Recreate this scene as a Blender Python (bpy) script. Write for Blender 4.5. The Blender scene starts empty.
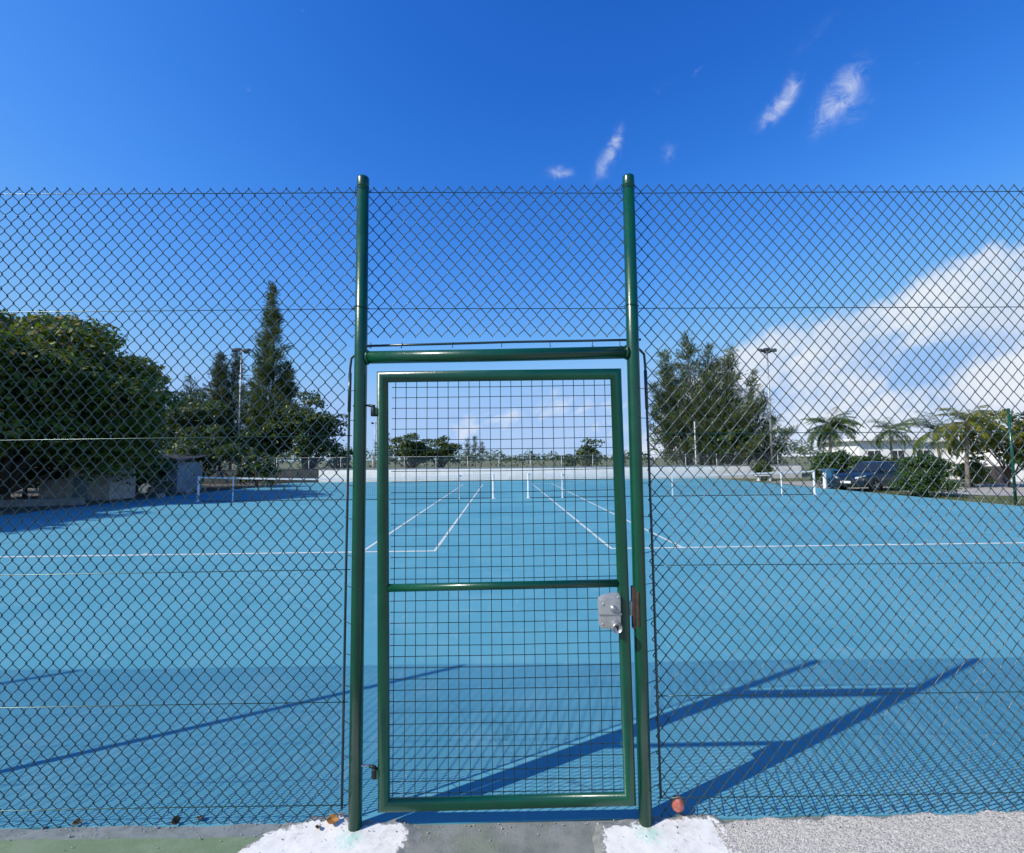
import bpy, bmesh, math, random
import numpy as np
from mathutils import Vector, Matrix

C = bpy.context.scene
COL = C.collection
R = math.radians

# ------------------------------------------------------------------ camera, sky, sun, exposure
CAM_H = 1.7337
cam_d = bpy.data.cameras.new('camera'); cam = bpy.data.objects.new('camera', cam_d); COL.objects.link(cam)
cam_d.sensor_width = 36; cam_d.lens = 475.18 * 36 / 1024
cam_d.clip_start = .05; cam_d.clip_end = 6000
cam.matrix_world = Matrix.Translation((0, 0, CAM_H)) @ Matrix.Rotation(math.pi/2 + .0678, 4, 'X') @ Matrix.Rotation(-.0094, 4, 'Z')
C.camera = cam

SUN_TO = Vector((-3.335, -1.79, 3.2)).normalized()
sun_d = bpy.data.lights.new('sun', 'SUN'); sun_d.energy = 5.0; sun_d.angle = R(.53); sun_d.color = (1, .955, .88)
sun = bpy.data.objects.new('sun', sun_d); COL.objects.link(sun)
sun.rotation_euler = SUN_TO.to_track_quat('Z', 'Y').to_euler(); sun.location = (-10, -6, 12)

C.view_settings.view_transform = 'Standard'; C.view_settings.look = 'None'
C.view_settings.exposure = 0; C.view_settings.gamma = 1; C.view_settings.use_curve_mapping = False


class NT:
    """tiny helper round a node tree"""
    def __init__(s, nt): s.t = nt
    def n(s, typ, **kw):
        o = s.t.nodes.new(typ)
        for k, v in kw.items(): setattr(o, k, v)
        return o
    def l(s, a, b): s.t.links.new(a, b)
    def put(s, sock, v):
        if isinstance(v, bpy.types.NodeSocket): s.l(v, sock)
        else: sock.default_value = v
    def m(s, op, a, b=None, c=None, clamp=False):
        o = s.n('ShaderNodeMath', operation=op, use_clamp=clamp)
        for i, v in enumerate((a, b, c)):
            if v is not None: s.put(o.inputs[i], v)
        return o.outputs[0]
    def ss(s, v, lo, hi, a=0., b=1.):
        o = s.n('ShaderNodeMapRange', interpolation_type='SMOOTHSTEP')
        s.put(o.inputs[0], v)
        for i, x in enumerate((lo, hi, a, b)): s.put(o.inputs[i+1], x)
        return o.outputs[0]
    def noise(s, vec, scale, detail=4., rough=.55, dist=0.):
        o = s.n('ShaderNodeTexNoise')
        if vec is not None: s.l(vec, o.inputs['Vector'])
        o.inputs['Scale'].default_value = scale; o.inputs['Detail'].default_value = detail
        o.inputs['Roughness'].default_value = rough; o.inputs['Distortion'].default_value = dist
        return o.outputs['Fac']
    def mix(s, f, a, b, blend='MIX'):
        o = s.n('ShaderNodeMix', data_type='RGBA', blend_type=blend)
        s.put(o.inputs[0], f)
        for i, v in ((6, a), (7, b)):
            if isinstance(v, bpy.types.NodeSocket): s.l(v, o.inputs[i])
            else: o.inputs[i].default_value = (v[0], v[1], v[2], 1)
        return o.outputs[2]
    def xyz(s, vec):
        o = s.n('ShaderNodeSeparateXYZ'); s.l(vec, o.inputs[0]); return o.outputs


def make_world():
    w = bpy.data.worlds.new('World'); C.world = w; w.use_nodes = True
    t = NT(w.node_tree); bg = w.node_tree.nodes['Background']
    sky = t.n('ShaderNodeTexSky', sky_type='NISHITA', sun_disc=False)
    sky.sun_elevation = math.asin(SUN_TO.z); sky.sun_rotation = math.atan2(SUN_TO.x, SUN_TO.y)
    sky.air_density = 1.0; sky.dust_density = .6; sky.ozone_density = 1.6
    sep = t.n('ShaderNodeSeparateColor'); t.l(sky.outputs[0], sep.inputs[0])
    # the camera's own vivid rendering of blue: a per channel curve on the clear sky
    ch = []
    for i, (k, p, q) in enumerate(((11.0, 2.52, 1.2), (5.9, 1.8, .95), (5.0, 1.3, .42))):
        v = t.m('SMOOTH_MIN', t.m('MULTIPLY', sep.outputs[i], .1), (.30, .40, .40)[i], .08)
        v = t.m('MULTIPLY', t.m('POWER', v, p), k)
        ch.append(t.m('MULTIPLY', t.m('DIVIDE', v, t.m('ADD', t.m('MULTIPLY', v, q), 1.)), 10.))
    cc = t.n('ShaderNodeCombineColor')
    for i in range(3): t.l(ch[i], cc.inputs[i])
    geo = t.n('ShaderNodeTexCoord'); d = geo.outputs['Generated']
    x, y, z = t.xyz(d)
    az = t.m('ARCTAN2', x, y); el = t.m('ARCSINE', z)
    def gauss(a0, e0, sa, se, amp=1., tilt=0.):
        da = t.m('SUBTRACT', az, a0); de = t.m('SUBTRACT', el, e0)
        if tilt: de = t.m('SUBTRACT', de, t.m('MULTIPLY', da, tilt))
        q = t.m('ADD', t.m('POWER', t.m('DIVIDE', t.m('ABSOLUTE', da), sa), 2.), t.m('POWER', t.m('DIVIDE', t.m('ABSOLUTE', de), se), 2.))
        return t.m('MULTIPLY', t.m('EXPONENT', t.m('MULTIPLY', q, -1.)), amp)
    def addm(*v):
        r = v[0]
        for q in v[1:]: r = t.m('ADD', r, q)
        return r
    # streaks drawn out along the rising edge of the bank
    st = t.n('ShaderNodeCombineXYZ')
    t.l(t.m('MULTIPLY', t.m('ADD', t.m('MULTIPLY', az, .91), t.m('MULTIPLY', el, .41)), 4.0), st.inputs[0])
    t.l(t.m('MULTIPLY', t.m('SUBTRACT', t.m('MULTIPLY', el, .91), t.m('MULTIPLY', az, .41)), 15.), st.inputs[1])
    ns = t.noise(st.outputs[0], 1.6, 8., .62, .7)
    n1 = t.noise(d, 7., 7., .58, .4)
    n2 = t.noise(d, 20., 6., .6, .6)
    # big bank at the right, its upper edge climbing with the azimuth
    fc = t.n('ShaderNodeFloatCurve'); t.l(t.m('DIVIDE', az, 1.6, clamp=True), fc.inputs['Value'])
    cu = fc.mapping.curves[0]
    pts = [(0, 0), (.27, .06), (.34, .145), (.489, .235), (.645, .265), (.748, .296), (.839, .315), (1.1, .30), (1.6, .12)]
    cu.points[0].location = (0, 0); cu.points[1].location = (1, .12)
    for a, e in pts[1:-1]: cu.points.new(a/1.6, e)
    fc.mapping.update()
    below = t.ss(t.m('SUBTRACT', fc.outputs[0], el), -.02, .040)
    bank = t.m('MULTIPLY', below, .80)
    bank = t.m('SUBTRACT', bank, gauss(.735, .140, .085, .040, .62))
    bank = t.m('SUBTRACT', bank, gauss(.56, .10, .10, .035, .22))
    bank = t.m('SUBTRACT', bank, gauss(.93, .17, .10, .05, .35))
    bank = t.m('ADD', bank, gauss(.82, .098, .060, .042, .85))
    low = addm(gauss(-.02, .085, .10, .035, .48), gauss(.13, .115, .10, .04, .55), gauss(-.10, .06, .035, .03, .5), gauss(.20, .05, .15, .03, .42), gauss(-.55, .05, .3, .03, .25))
    D = t.m('MAXIMUM', bank, low)
    a1 = t.ss(addm(D, t.m('MULTIPLY', t.m('SUBTRACT', n1, .5), .7), t.m('MULTIPLY', t.m('SUBTRACT', ns, .5), 1.1), t.m('MULTIPLY', t.m('SUBTRACT', n2, .5), .9)), .26, .92)
    wis = addm(gauss(.528, .578, .030, .016, .75, .35), gauss(.556, .602, .022, .018, .60, .5), gauss(.606, .556, .022, .026, .75, .6), gauss(.648, .578, .026, .028, .85, .4), gauss(.655, .540, .030, .020, .35, .2), gauss(.205, .562, .024, .024, .62, .6), gauss(.228, .590, .018, .022, .65, .9), gauss(.110, .555, .030, .012, .75), gauss(.339, .560, .020, .016, .5), gauss(.60, .66, .04, .012, .22, .4))
    n3 = t.noise(d, 32., 9., .66, .8)
    a2 = t.m('MULTIPLY', t.ss(wis, .02, .80), t.ss(t.m('ADD', n3, t.m('MULTIPLY', wis, .20)), .42, 1.0, 0., .70))
    # a thin white veil low over the horizon
    veil = t.ss(el, .0, .16, .22, 0.)
    al = t.m('MAXIMUM', t.m('MAXIMUM', t.m('MULTIPLY', a1, .86), a2), veil)
    shade = t.ss(t.noise(d, 11., 5., .5), .35, .7)
    ccol = t.mix(shade, (7.0, 7.8, 9.2), (9.4, 9.6, 9.9))
    fin = t.mix(al, cc.outputs[0], ccol)
    t.l(fin, bg.inputs[0]); bg.inputs[1].default_value = .1
make_world()

# ------------------------------------------------------------------ helpers
def at(px, Y): return (px - 512) * Y / 475.18
def hz(px, py, Y): return CAM_H + (458.7 - (px - 512) * .0094 - py) * Y / 475.18


class MB:
    def __init__(s): s.v = []; s.f = []; s.n = 0
    def add(s, verts, faces):
        verts = np.asarray(verts, dtype=np.float64).reshape(-1, 3); faces = np.asarray(faces, dtype=np.int64)
        s.v.append(verts); s.f.append(faces + s.n); s.n += len(verts); return s
    def box(s, a, b):
        x0, y0, z0 = a; x1, y1, z1 = b
        v = [(x0,y0,z0),(x1,y0,z0),(x1,y1,z0),(x0,y1,z0),(x0,y0,z1),(x1,y0,z1),(x1,y1,z1),(x0,y1,z1)]
        return s.add(v, [(0,3,2,1),(4,5,6,7),(0,1,5,4),(1,2,6,5),(2,3,7,6),(3,0,4,7)])
    def obox(s, c, ax, ay, az):
        c, ax, ay, az = map(np.array, (c, ax, ay, az))
        v = [c + i*ax + j*ay + k*az for k in (-1, 1) for (i, j) in ((-1,-1),(1,-1),(1,1),(-1,1))]
        return s.add(v, [(0,3,2,1),(4,5,6,7),(0,1,5,4),(1,2,6,5),(2,3,7,6),(3,0,4,7)])
    def tube(s, pts, rad, k=10, caps=True, closed=False):
        P = np.array(pts, float); n = len(P); rad = np.full(n, rad, float) if np.isscalar(rad) else np.array(rad, float)
        if closed: T = np.roll(P, -1, 0) - np.roll(P, 1, 0)
        else: T = np.gradient(P, axis=0)
        # mitre: use the mean of the unit directions
        D = np.diff(np.vstack([P, P[:1]]) if closed else P, axis=0); D /= np.maximum(np.linalg.norm(D, axis=1, keepdims=True), 1e-9)
        if closed: T = D + np.roll(D, 1, 0); prev = np.roll(D, 1, 0)
        else:
            T = np.vstack([D[:1], D[1:] + D[:-1], D[-1:]]); prev = np.vstack([D[:1], D])
        T /= np.maximum(np.linalg.norm(T, axis=1, keepdims=True), 1e-9)
        t0 = prev[0] if not closed else D[0]
        ref = np.array([0, 0, 1.]) if abs(t0[2]) < .9 else np.array([1., 0, 0])
        u = np.cross(t0, ref); u /= np.linalg.norm(u)
        V = []
        for i in range(n):
            d = (D[i] if i < len(D) else D[-1]) if i == 0 else prev[i]
            u = u - d * u.dot(d); u /= np.linalg.norm(u); w = np.cross(d, u)
            ang = np.arange(k) * 2*math.pi/k
            ring = P[i] + rad[i] * (np.cos(ang)[:, None]*u + np.sin(ang)[:, None]*w)
            # slide each ring point along d onto the mitre plane
            den = d.dot(T[i])
            if den > .2: ring = ring - d * (((ring - P[i]) @ T[i]) / den)[:, None]
            V.append(ring)
        V = np.vstack(V); F = []
        m = n if closed else n - 1
        for i in range(m):
            a = i*k; b = ((i+1) % n)*k
            for j in range(k): F.append((a+j, a+(j+1) % k, b+(j+1) % k, b+j))
        base = s.n; s.add(V, F)
        if caps and not closed:
            for i, rev in ((0, True), (n-1, False)):
                idx = list(range(i*k, i*k+k))
                if rev: idx = idx[::-1]
                s.f.append([tuple(base+q for q in idx)])
        return s
    def lathe(s, prof, k=16, M=None):
        prof = np.array(prof, float); n = len(prof); ang = np.arange(k)*2*math.pi/k
        V = np.array([(r*c, r*q, z) for r, z in prof for c, q in zip(np.cos(ang), np.sin(ang))])
        if M is not None:
            A = np.array(M); V = V @ A[:3, :3].T + A[:3, 3]
        F = [(i*k+j, i*k+(j+1) % k, (i+1)*k+(j+1) % k, (i+1)*k+j) for i in range(n-1) for j in range(k)]
        base = s.n; s.add(V, F)
        s.f.append([tuple(base+q for q in range(k))[::-1]]); s.f.append([tuple(base+(n-1)*k+q for q in range(k))])
        return s
    def poly(s, v2, z0, z1):
        n = len(v2); V = [(x, y, z0) for x, y in v2] + [(x, y, z1) for x, y in v2]
        base = s.n; s.add(V, [(i, (i+1) % n, n+(i+1) % n, n+i) for i in range(n)])
        s.f.append([tuple(base+n+i for i in range(n))]); s.f.append([tuple(base+i for i in range(n))[::-1]])
        return s
    def build(s, name, mat, parent=None, smooth=False, bevel=0., loc=None):
        me = bpy.data.meshes.new(name)
        V = np.vstack(s.v); loops = []; tot = []
        for f in s.f:
            if isinstance(f, np.ndarray) and f.ndim == 2:
                loops.append(f.ravel()); tot.append(np.full(len(f), f.shape[1]))
            else:
                for q in f: loops.append(np.array(q)); tot.append(np.array([len(q)]))
        loops = np.concatenate(loops).astype(np.int32); tot = np.concatenate(tot).astype(np.int32)
        me.vertices.add(len(V)); me.vertices.foreach_set('co', V.ravel())
        me.loops.add(len(loops)); me.loops.foreach_set('vertex_index', loops)
        me.polygons.add(len(tot)); st = np.zeros(len(tot), np.int32); st[1:] = np.cumsum(tot)[:-1]
        me.polygons.foreach_set('loop_start', st); me.polygons.foreach_set('loop_total', tot)
        me.polygons.foreach_set('use_smooth', np.full(len(tot), bool(smooth)))
        me.update(calc_edges=True); me.validate()
        if bevel:
            bm = bmesh.new(); bm.from_mesh(me)
            bmesh.ops.bevel(bm, geom=[e for e in bm.edges if len(e.link_faces) == 2 and e.calc_face_angle(0) > .6], offset=bevel, segments=2, affect='EDGES', profile=.6)
            bm.to_mesh(me); bm.free()
        if bevel:
            me.polygons.foreach_set('use_smooth', np.ones(len(me.polygons), bool)); me.set_sharp_from_angle(angle=R(40))
        o = bpy.data.objects.new(name, me); COL.objects.link(o)
        if mat: me.materials.append(mat)
        if parent: o.parent = parent
        if loc is not None: o.location = loc
        return o


def tag(o, label=None, cat=None, group=None, kind=None):
    if label: o['label'] = label
    if cat: o['category'] = cat
    if group: o['group'] = group
    if kind: o['kind'] = kind
    return o
def thing(name, label, cat, loc=(0, 0, 0), rz=0., group=None):
    o = bpy.data.objects.new(name, None); o.empty_display_size = .2; COL.objects.link(o)
    o.location = loc; o.rotation_euler = (0, 0, rz)
    return tag(o, label, cat, group)
def struct(name, mb, mat, **k): return tag(mb.build(name, mat, **k), kind='structure')
def copy_tree(o, parent=None):
    c = o.copy(); COL.objects.link(c); c.parent = parent
    for ch in [q for q in COL.objects if q.parent == o]: copy_tree(ch, c)
    return c

# ------------------------------------------------------------------ materials
def mat(name, col, rough=.6, metal=0., var=0., scale=6., col2=None, bump=0., bscale=30., coat=0., spec=.5, wear=None, wscale=9., coords='Object', trans=0.):
    m = bpy.data.materials.new(name); m.use_nodes = True
    t = NT(m.node_tree); b = m.node_tree.nodes['Principled BSDF']
    tc = t.n('ShaderNodeTexCoord').outputs[coords]
    base = None
    if col2 is not None or var:
        c2 = col2 if col2 is not None else tuple(max(0, x*(1-var)) for x in col)
        f = t.ss(t.noise(tc, scale, 5., .6), .35, .65)
        base = t.mix(f, col, c2)
    if wear is not None:
        f = t.ss(t.noise(tc, wscale, 7., .65, .3), .58, .72)
        base = t.mix(f, base if base is not None else col, wear)
    if base is not None: t.l(base, b.inputs['Base Color'])
    else: b.inputs['Base Color'].default_value = (*col, 1)
    b.inputs['Roughness'].default_value = rough; b.inputs['Metallic'].default_value = metal
    b.inputs['Specular IOR Level'].default_value = spec
    b.inputs['Coat Weight'].default_value = coat; b.inputs['Coat Roughness'].default_value = .15
    if bump:
        bp = t.n('ShaderNodeBump'); bp.inputs['Strength'].default_value = bump; bp.inputs['Distance'].default_value = .02
        t.l(t.noise(tc, bscale, 6., .65), bp.inputs['Height']); t.l(bp.outputs[0], b.inputs['Normal'])
    return m

def foliage(name, dark, light, third=None, transl=.25, rough=.5, nscale=.8):
    m = bpy.data.materials.new(name); m.use_nodes = True
    t = NT(m.node_tree); b = m.node_tree.nodes['Principled BSDF']; out = m.node_tree.nodes['Material Output']
    g = t.n('ShaderNodeNewGeometry'); tc = t.n('ShaderNodeTexCoord').outputs['Object']
    f = t.m('ADD', t.m('MULTIPLY', g.outputs['Random Per Island'], .6), t.m('MULTIPLY', t.ss(t.noise(tc, nscale, 3., .5), .3, .7), .4))
    c = t.mix(f, dark, light)
    if third is not None:
        c = t.mix(t.m('GREATER_THAN', t.m('FRACT', t.m('MULTIPLY', g.outputs['Random Per Island'], 37.7)), .90), c, third)
    t.l(c, b.inputs['Base Color']); b.inputs['Roughness'].default_value = rough; b.inputs['Specular IOR Level'].default_value = .35
    tr = t.n('ShaderNodeBsdfTranslucent'); t.l(t.mix(1., c, (1.3, 1.5, .6), 'MULTIPLY'), tr.inputs[0])
    mx = t.n('ShaderNodeMixShader'); mx.inputs[0].default_value = transl
    t.l(b.outputs[0], mx.inputs[1]); t.l(tr.outputs[0], mx.inputs[2]); t.l(mx.outputs[0], out.inputs[0])
    return m

M = {}
M['green'] = mat('green_gloss_paint', (.001, .062, .029), .28, 0, col2=(.001, .050, .025), scale=5, coat=.25, bump=.06, bscale=60, wear=(.004, .042, .030), wscale=14)
def rusty_green():
    m = M['green']; t = NT(m.node_tree); b = m.node_tree.nodes['Principled BSDF']; tc = t.n('ShaderNodeTexCoord').outputs['Object']
    old = b.inputs['Base Color'].links[0].from_socket
    chip = t.m('MULTIPLY', t.ss(t.noise(tc, 48., 6., .7), .655, .69), t.ss(t.noise(tc, 3.1, 3., .5), .50, .62))
    c = t.mix(chip, old, t.mix(t.ss(t.noise(tc, 90., 3., .6), .4, .6), (.10, .035, .012), (.03, .02, .015)))
    fade = t.ss(t.noise(tc, 1.7, 5., .6), .45, .70, 0., .45); c = t.mix(fade, c, (.004, .085, .040))
    t.l(c, b.inputs['Base Color'])
    t.l(t.m('ADD', t.m('MULTIPLY', t.noise(tc, 11., 6., .7), .38), t.m('ADD', t.m('MULTIPLY', chip, .4), .12)), b.inputs['Roughness'])
rusty_green()
M['pvc'] = mat('green_coated_wire', (.022, .046, .048), .30, 0, spec=.7)
M['weld'] = mat('dark_green_weld_wire', (.004, .030, .030), .45)
M['galv'] = mat('tension_wire_coat', (.02, .06, .05), .22, .35)
M['tie'] = mat('tie_wire', (.01, .02, .018), .5)
M['silver'] = mat('lock_silver', (.44, .44, .43), .38, .45, col2=(.37, .37, .36), scale=30, bump=.05, wear=(.38, .37, .34), wscale=40)
M['steel'] = mat('steel', (.46, .46, .45), .42, .8)
M['rust'] = mat('rusty_iron', (.10, .045, .032), .8, .2, col2=(.055, .03, .026), scale=40, bump=.3, bscale=90)
M['dark'] = mat('dark_metal', (.012, .016, .014), .5, .3)
M['galvpole'] = mat('galvanised_pole', (.42, .43, .43), .5, .6, var=.25, scale=3)
M['lamp'] = mat('floodlight_body', (.05, .055, .06), .5, .3)
M['lens'] = mat('floodlight_glass', (.25, .27, .28), .12)
M['white'] = mat('white_paint', (.78, .78, .76), .55, var=.12, scale=5, wear=(.55, .53, .49), wscale=6)
M['line'] = mat('court_line_paint', (.66, .67, .58), .75, col2=(.48, .55, .52), scale=9, wear=(.22, .38, .50), wscale=26, coords='Object')
M['wornline'] = mat('worn_line_paint', (.17, .36, .44), .8, col2=(.12, .31, .39), scale=5, wear=(.40, .50, .52), wscale=2.5)
M['netting'] = mat('net_cord', (.012, .014, .016), .8)
M['tape'] = mat('net_tape', (.72, .73, .72), .7, var=.15, scale=3)
M['bark'] = mat('bark', (.12, .095, .07), .9, col2=(.07, .055, .042), scale=7, bump=.6, bscale=18)
M['palmbark'] = mat('palm_bark', (.20, .17, .14), .9, col2=(.12, .10, .085), scale=9, bump=.6, bscale=14)
M['almond'] = foliage('almond_leaves', (.018, .046, .010), (.20, .25, .038), (.28, .17, .04), .34)
M['casu'] = foliage('casuarina_needles', (.040, .056, .018), (.150, .185, .058), None, .25)
M['casu2'] = foliage('casuarina_grey_needles', (.040, .055, .028), (.12, .135, .07), None, .2)
M['bush'] = foliage('bush_leaves', (.016, .048, .010), (.075, .130, .024), None, .2)
M['scrub'] = foliage('scrub_leaves', (.022, .046, .012), (.125, .165, .038), None, .26)
M['palm'] = foliage('palm_fronds', (.035, .085, .016), (.14, .20, .035), (.26, .21, .08), .35)
M['yellowpalm'] = foliage('yellow_palm_fronds', (.08, .11, .016), (.29, .29, .045), (.30, .21, .07), .4)
M['grassblade'] = foliage('grass_blades', (.035, .06, .012), (.10, .12, .03), (.18, .15, .07), .3)
M['oldwall'] = mat('grimy_concrete', (.48, .47, .43), .9, col2=(.32, .31, .28), scale=4, bump=.3, bscale=40, wear=(.05, .05, .045), wscale=5)
M['concrete'] = mat('old_concrete', (.30, .29, .27), .9, col2=(.20, .195, .18), scale=4, bump=.3, bscale=40, wear=(.12, .115, .10), wscale=5)
M['shadewall'] = mat('wall_painted_shade', (.085, .085, .078), .9, col2=(.05, .052, .045), scale=2.2, bump=.2, bscale=20, wear=(.20, .195, .18), wscale=1.6)  # dark base colour stands in for tree shade on the low wall
M['bluewall'] = mat('weathered_blue_wall', (.30, .37, .42), .85, col2=(.20, .25, .28), scale=3, wear=(.09, .10, .10), wscale=4)
M['bluedoor'] = mat('pale_blue_door', (.20, .30, .36), .7, var=.3, scale=5)
M['roofsheet'] = mat('dark_roof_sheet', (.030, .032, .036), .8, .1, var=.4, scale=4)
M['render'] = mat('white_render', (.80, .77, .72), .85, col2=(.72, .69, .63), scale=1.4, bump=.10, bscale=25, wear=(.52, .48, .43), wscale=2.5)
M['building'] = mat('white_building_paint', (.80, .79, .76), .8, col2=(.72, .70, .66), scale=.7)
M['brownwall'] = mat('brown_stone_wall', (.16, .12, .10), .9, col2=(.09, .07, .06), scale=6, bump=.5, bscale=12)
M['glassdark'] = mat('dark_window_glass', (.02, .025, .03), .08, 0)
M['carpaint'] = mat('dark_blue_car_paint', (.005, .011, .018), .35, .1, coat=.4)
M['rubber'] = mat('tyre_rubber', (.012, .012, .012), .85)
M['alloy'] = mat('wheel_alloy', (.35, .35, .36), .35, .9)
M['headlight'] = mat('headlight_glass', (.75, .76, .78), .08, .3, coat=1.)
M['plastic'] = mat('black_plastic', (.015, .015, .016), .6)
M['ball'] = mat('faded_red_rubber', (.36, .085, .06), .75, col2=(.50, .20, .15), scale=25, bump=.4, bscale=80, wear=(.12, .04, .03), wscale=30)
M['dryleaf'] = mat('dry_leaf', (.20, .11, .045), .8, col2=(.10, .055, .03), scale=30)
M['dryleaf2'] = mat('orange_dry_leaf', (.45, .21, .05), .7, col2=(.25, .10, .03), scale=30)
M['stone'] = mat('pale_stone', (.48, .46, .43), .9, col2=(.30, .29, .27), scale=40, bump=.4, bscale=60)
M['bin'] = mat('blue_bin_plastic', (.02, .10, .19), .5, var=.2)


def ground_mats():
    # blue acrylic court
    m = bpy.data.materials.new('blue_court'); m.use_nodes = True; t = NT(m.node_tree); b = m.node_tree.nodes['Principled BSDF']
    tc = t.n('ShaderNodeTexCoord').outputs['Object']
    a = t.ss(t.noise(tc, .35, 5., .6, .4), .3, .7); f = t.noise(tc, 2.2, 6., .65); g = t.noise(tc, 55., 3., .6)
    c = t.mix(a, (.078, .276, .352), (.110, .326, .396))
    c = t.mix(t.ss(f, .48, .74, 0., .5), c, (.170, .360, .415))
    c = t.mix(t.ss(t.noise(tc, .9, 7., .7, .8), .56, .74, 0., .42), c, (.076, .252, .330))
    c = t.mix(t.ss(g, .3, .75, 0., .22), c, (.07, .23, .32))
    # scuffs, ball marks and old water stains
    vo = t.n('ShaderNodeTexVoronoi', feature='DISTANCE_TO_EDGE'); vo.inputs['Scale'].default_value = .22
    wv = t.n('ShaderNodeVectorMath', operation='ADD'); t.l(tc, wv.inputs[0])
    nz = t.n('ShaderNodeTexNoise'); nz.inputs['Scale'].default_value = 1.3; nz.inputs['Detail'].default_value = 6; t.l(tc, nz.inputs['Vector']); t.l(nz.outputs['Color'], wv.inputs[1]); t.l(wv.outputs[0], vo.inputs['Vector'])
    c = t.mix(t.m('MULTIPLY', t.ss(vo.outputs['Distance'], .0012, .0035, .55, 0.), t.ss(t.noise(tc, .5, 3., .5), .50, .62)), c, (.045, .13, .19))
    st_ = t.n('ShaderNodeMapping'); st_.inputs['Scale'].default_value = (1., .18, 1.); st_.inputs['Rotation'].default_value = (0, 0, .5); t.l(tc, st_.inputs[0])
    c = t.mix(t.ss(t.noise(st_.outputs[0], 9., 6., .7), .58, .74, 0., .40), c, (.24, .42, .47))
    c = t.mix(t.ss(t.noise(tc, 16., 4., .6), .68, .78, 0., .35), c, (.06, .19, .26))
    c = t.mix(t.ss(t.noise(tc, 150., 2., .5), .70, .78, 0., .35), c, (.30, .42, .48))
    t.l(c, b.inputs['Base Color']); b.inputs['Roughness'].default_value = .85; b.inputs['Specular IOR Level'].default_value = .12
    M['court'] = m
    # threshold concrete with a faint green wash
    m = bpy.data.materials.new('threshold_concrete'); m.use_nodes = True; t = NT(m.node_tree); b = m.node_tree.nodes['Principled BSDF']
    tc = t.n('ShaderNodeTexCoord').outputs['Object']
    c = t.mix(t.ss(t.noise(tc, 7., 6., .7), .35, .7), (.225, .23, .205), (.14, .155, .125))
    c = t.mix(t.ss(t.noise(tc, 3., 5., .6), .50, .70, 0., .6), c, (.17, .20, .12))
    c = t.mix(t.ss(t.noise(tc, 120., 3., .6), .60, .75, 0., .6), c, (.33, .33, .31))
    t.l(c, b.inputs['Base Color']); b.inputs['Roughness'].default_value = .9
    bp = t.n('ShaderNodeBump'); bp.inputs['Strength'].default_value = .5; bp.inputs['Distance'].default_value = .006
    t.l(t.noise(tc, 90., 5., .7), bp.inputs['Height']); t.l(bp.outputs[0], b.inputs['Normal'])
    M['threshold'] = m
    # green painted strip
    m = bpy.data.materials.new('green_painted_strip'); m.use_nodes = True; t = NT(m.node_tree); b = m.node_tree.nodes['Principled BSDF']
    tc = t.n('ShaderNodeTexCoord').outputs['Object']; x, y, z = t.xyz(tc)
    e = t.ss(t.m('ADD', y, t.m('MULTIPLY', t.noise(tc, 9., 5., .6), .04)), 2.325, 2.340)
    c = t.mix(t.ss(t.noise(tc, 6., 6., .7), .4, .65), (.135, .20, .105), (.18, .235, .14))
    c = t.mix(e, c, t.mix(t.ss(t.noise(tc, 12., 6., .7), .4, .65), (.20, .225, .215), (.14, .16, .155)))
    c = t.mix(t.ss(t.noise(tc, 60., 4., .6), .62, .74, 0., .6), c, (.28, .31, .25))
    t.l(c, b.inputs['Base Color']); b.inputs['Roughness'].default_value = .85
    bp = t.n('ShaderNodeBump'); bp.inputs['Strength'].default_value = .4; bp.inputs['Distance'].default_value = .005
    t.l(t.noise(tc, 80., 5., .7), bp.inputs['Height']); t.l(bp.outputs[0], b.inputs['Normal'])
    M['greenstrip'] = m
    # exposed aggregate
    m = bpy.data.materials.new('exposed_aggregate'); m.use_nodes = True; t = NT(m.node_tree); b = m.node_tree.nodes['Principled BSDF']
    tc = t.n('ShaderNodeTexCoord').outputs['Object']
    vo = t.n('ShaderNodeTexVoronoi'); vo.inputs['Scale'].default_value = 150.; t.l(tc, vo.inputs['Vector'])
    sc = t.n('ShaderNodeSeparateColor'); t.l(vo.outputs['Color'], sc.inputs[0])
    c = t.mix(sc.outputs[0], (.47, .43, .36), (.67, .615, .52))
    c = t.mix(t.ss(vo.outputs['Distance'], .45, .75), c, (.28, .27, .24))
    c = t.mix(t.ss(t.noise(tc, 40., 5., .7), .60, .72, 0., .8), c, (.13, .12, .11))
    t.l(c, b.inputs['Base Color']); b.inputs['Roughness'].default_value = .9
    bp = t.n('ShaderNodeBump'); bp.inputs['Strength'].default_value = .6; bp.inputs['Distance'].default_value = .004; bp.invert = True
    t.l(vo.outputs['Distance'], bp.inputs['Height']); t.l(bp.outputs[0], b.inputs['Normal'])
    M['aggregate'] = m
    # whitewashed footing
    m = bpy.data.materials.new('whitewashed_footing'); m.use_nodes = True; t = NT(m.node_tree); b = m.node_tree.nodes['Principled BSDF']
    tc = t.n('ShaderNodeTexCoord').outputs['Object']
    c = t.mix(t.ss(t.noise(tc, 14., 6., .7), .35, .7), (.78, .755, .70), (.66, .64, .58))
    c = t.mix(t.ss(t.noise(tc, 38., 6., .7), .60, .68), c, (.30, .29, .27))
    pe_ = t.n('ShaderNodeAttribute', attribute_name='paint_edge').outputs['Fac']
    e1 = t.m('ADD', pe_, t.m('MULTIPLY', t.m('SUBTRACT', t.noise(tc, 17., 7., .72, .4), .5), .17))
    bare = t.mix(t.ss(t.noise(tc, 24., 6., .7), .35, .7), (.25, .25, .22), (.15, .16, .135))
    c = t.mix(t.ss(e1, -.006, .004), bare, c)
    c = t.mix(t.ss(t.noise(tc, 9., 6., .7), .50, .72, 0., .55), c, (.42, .405, .36))
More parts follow.
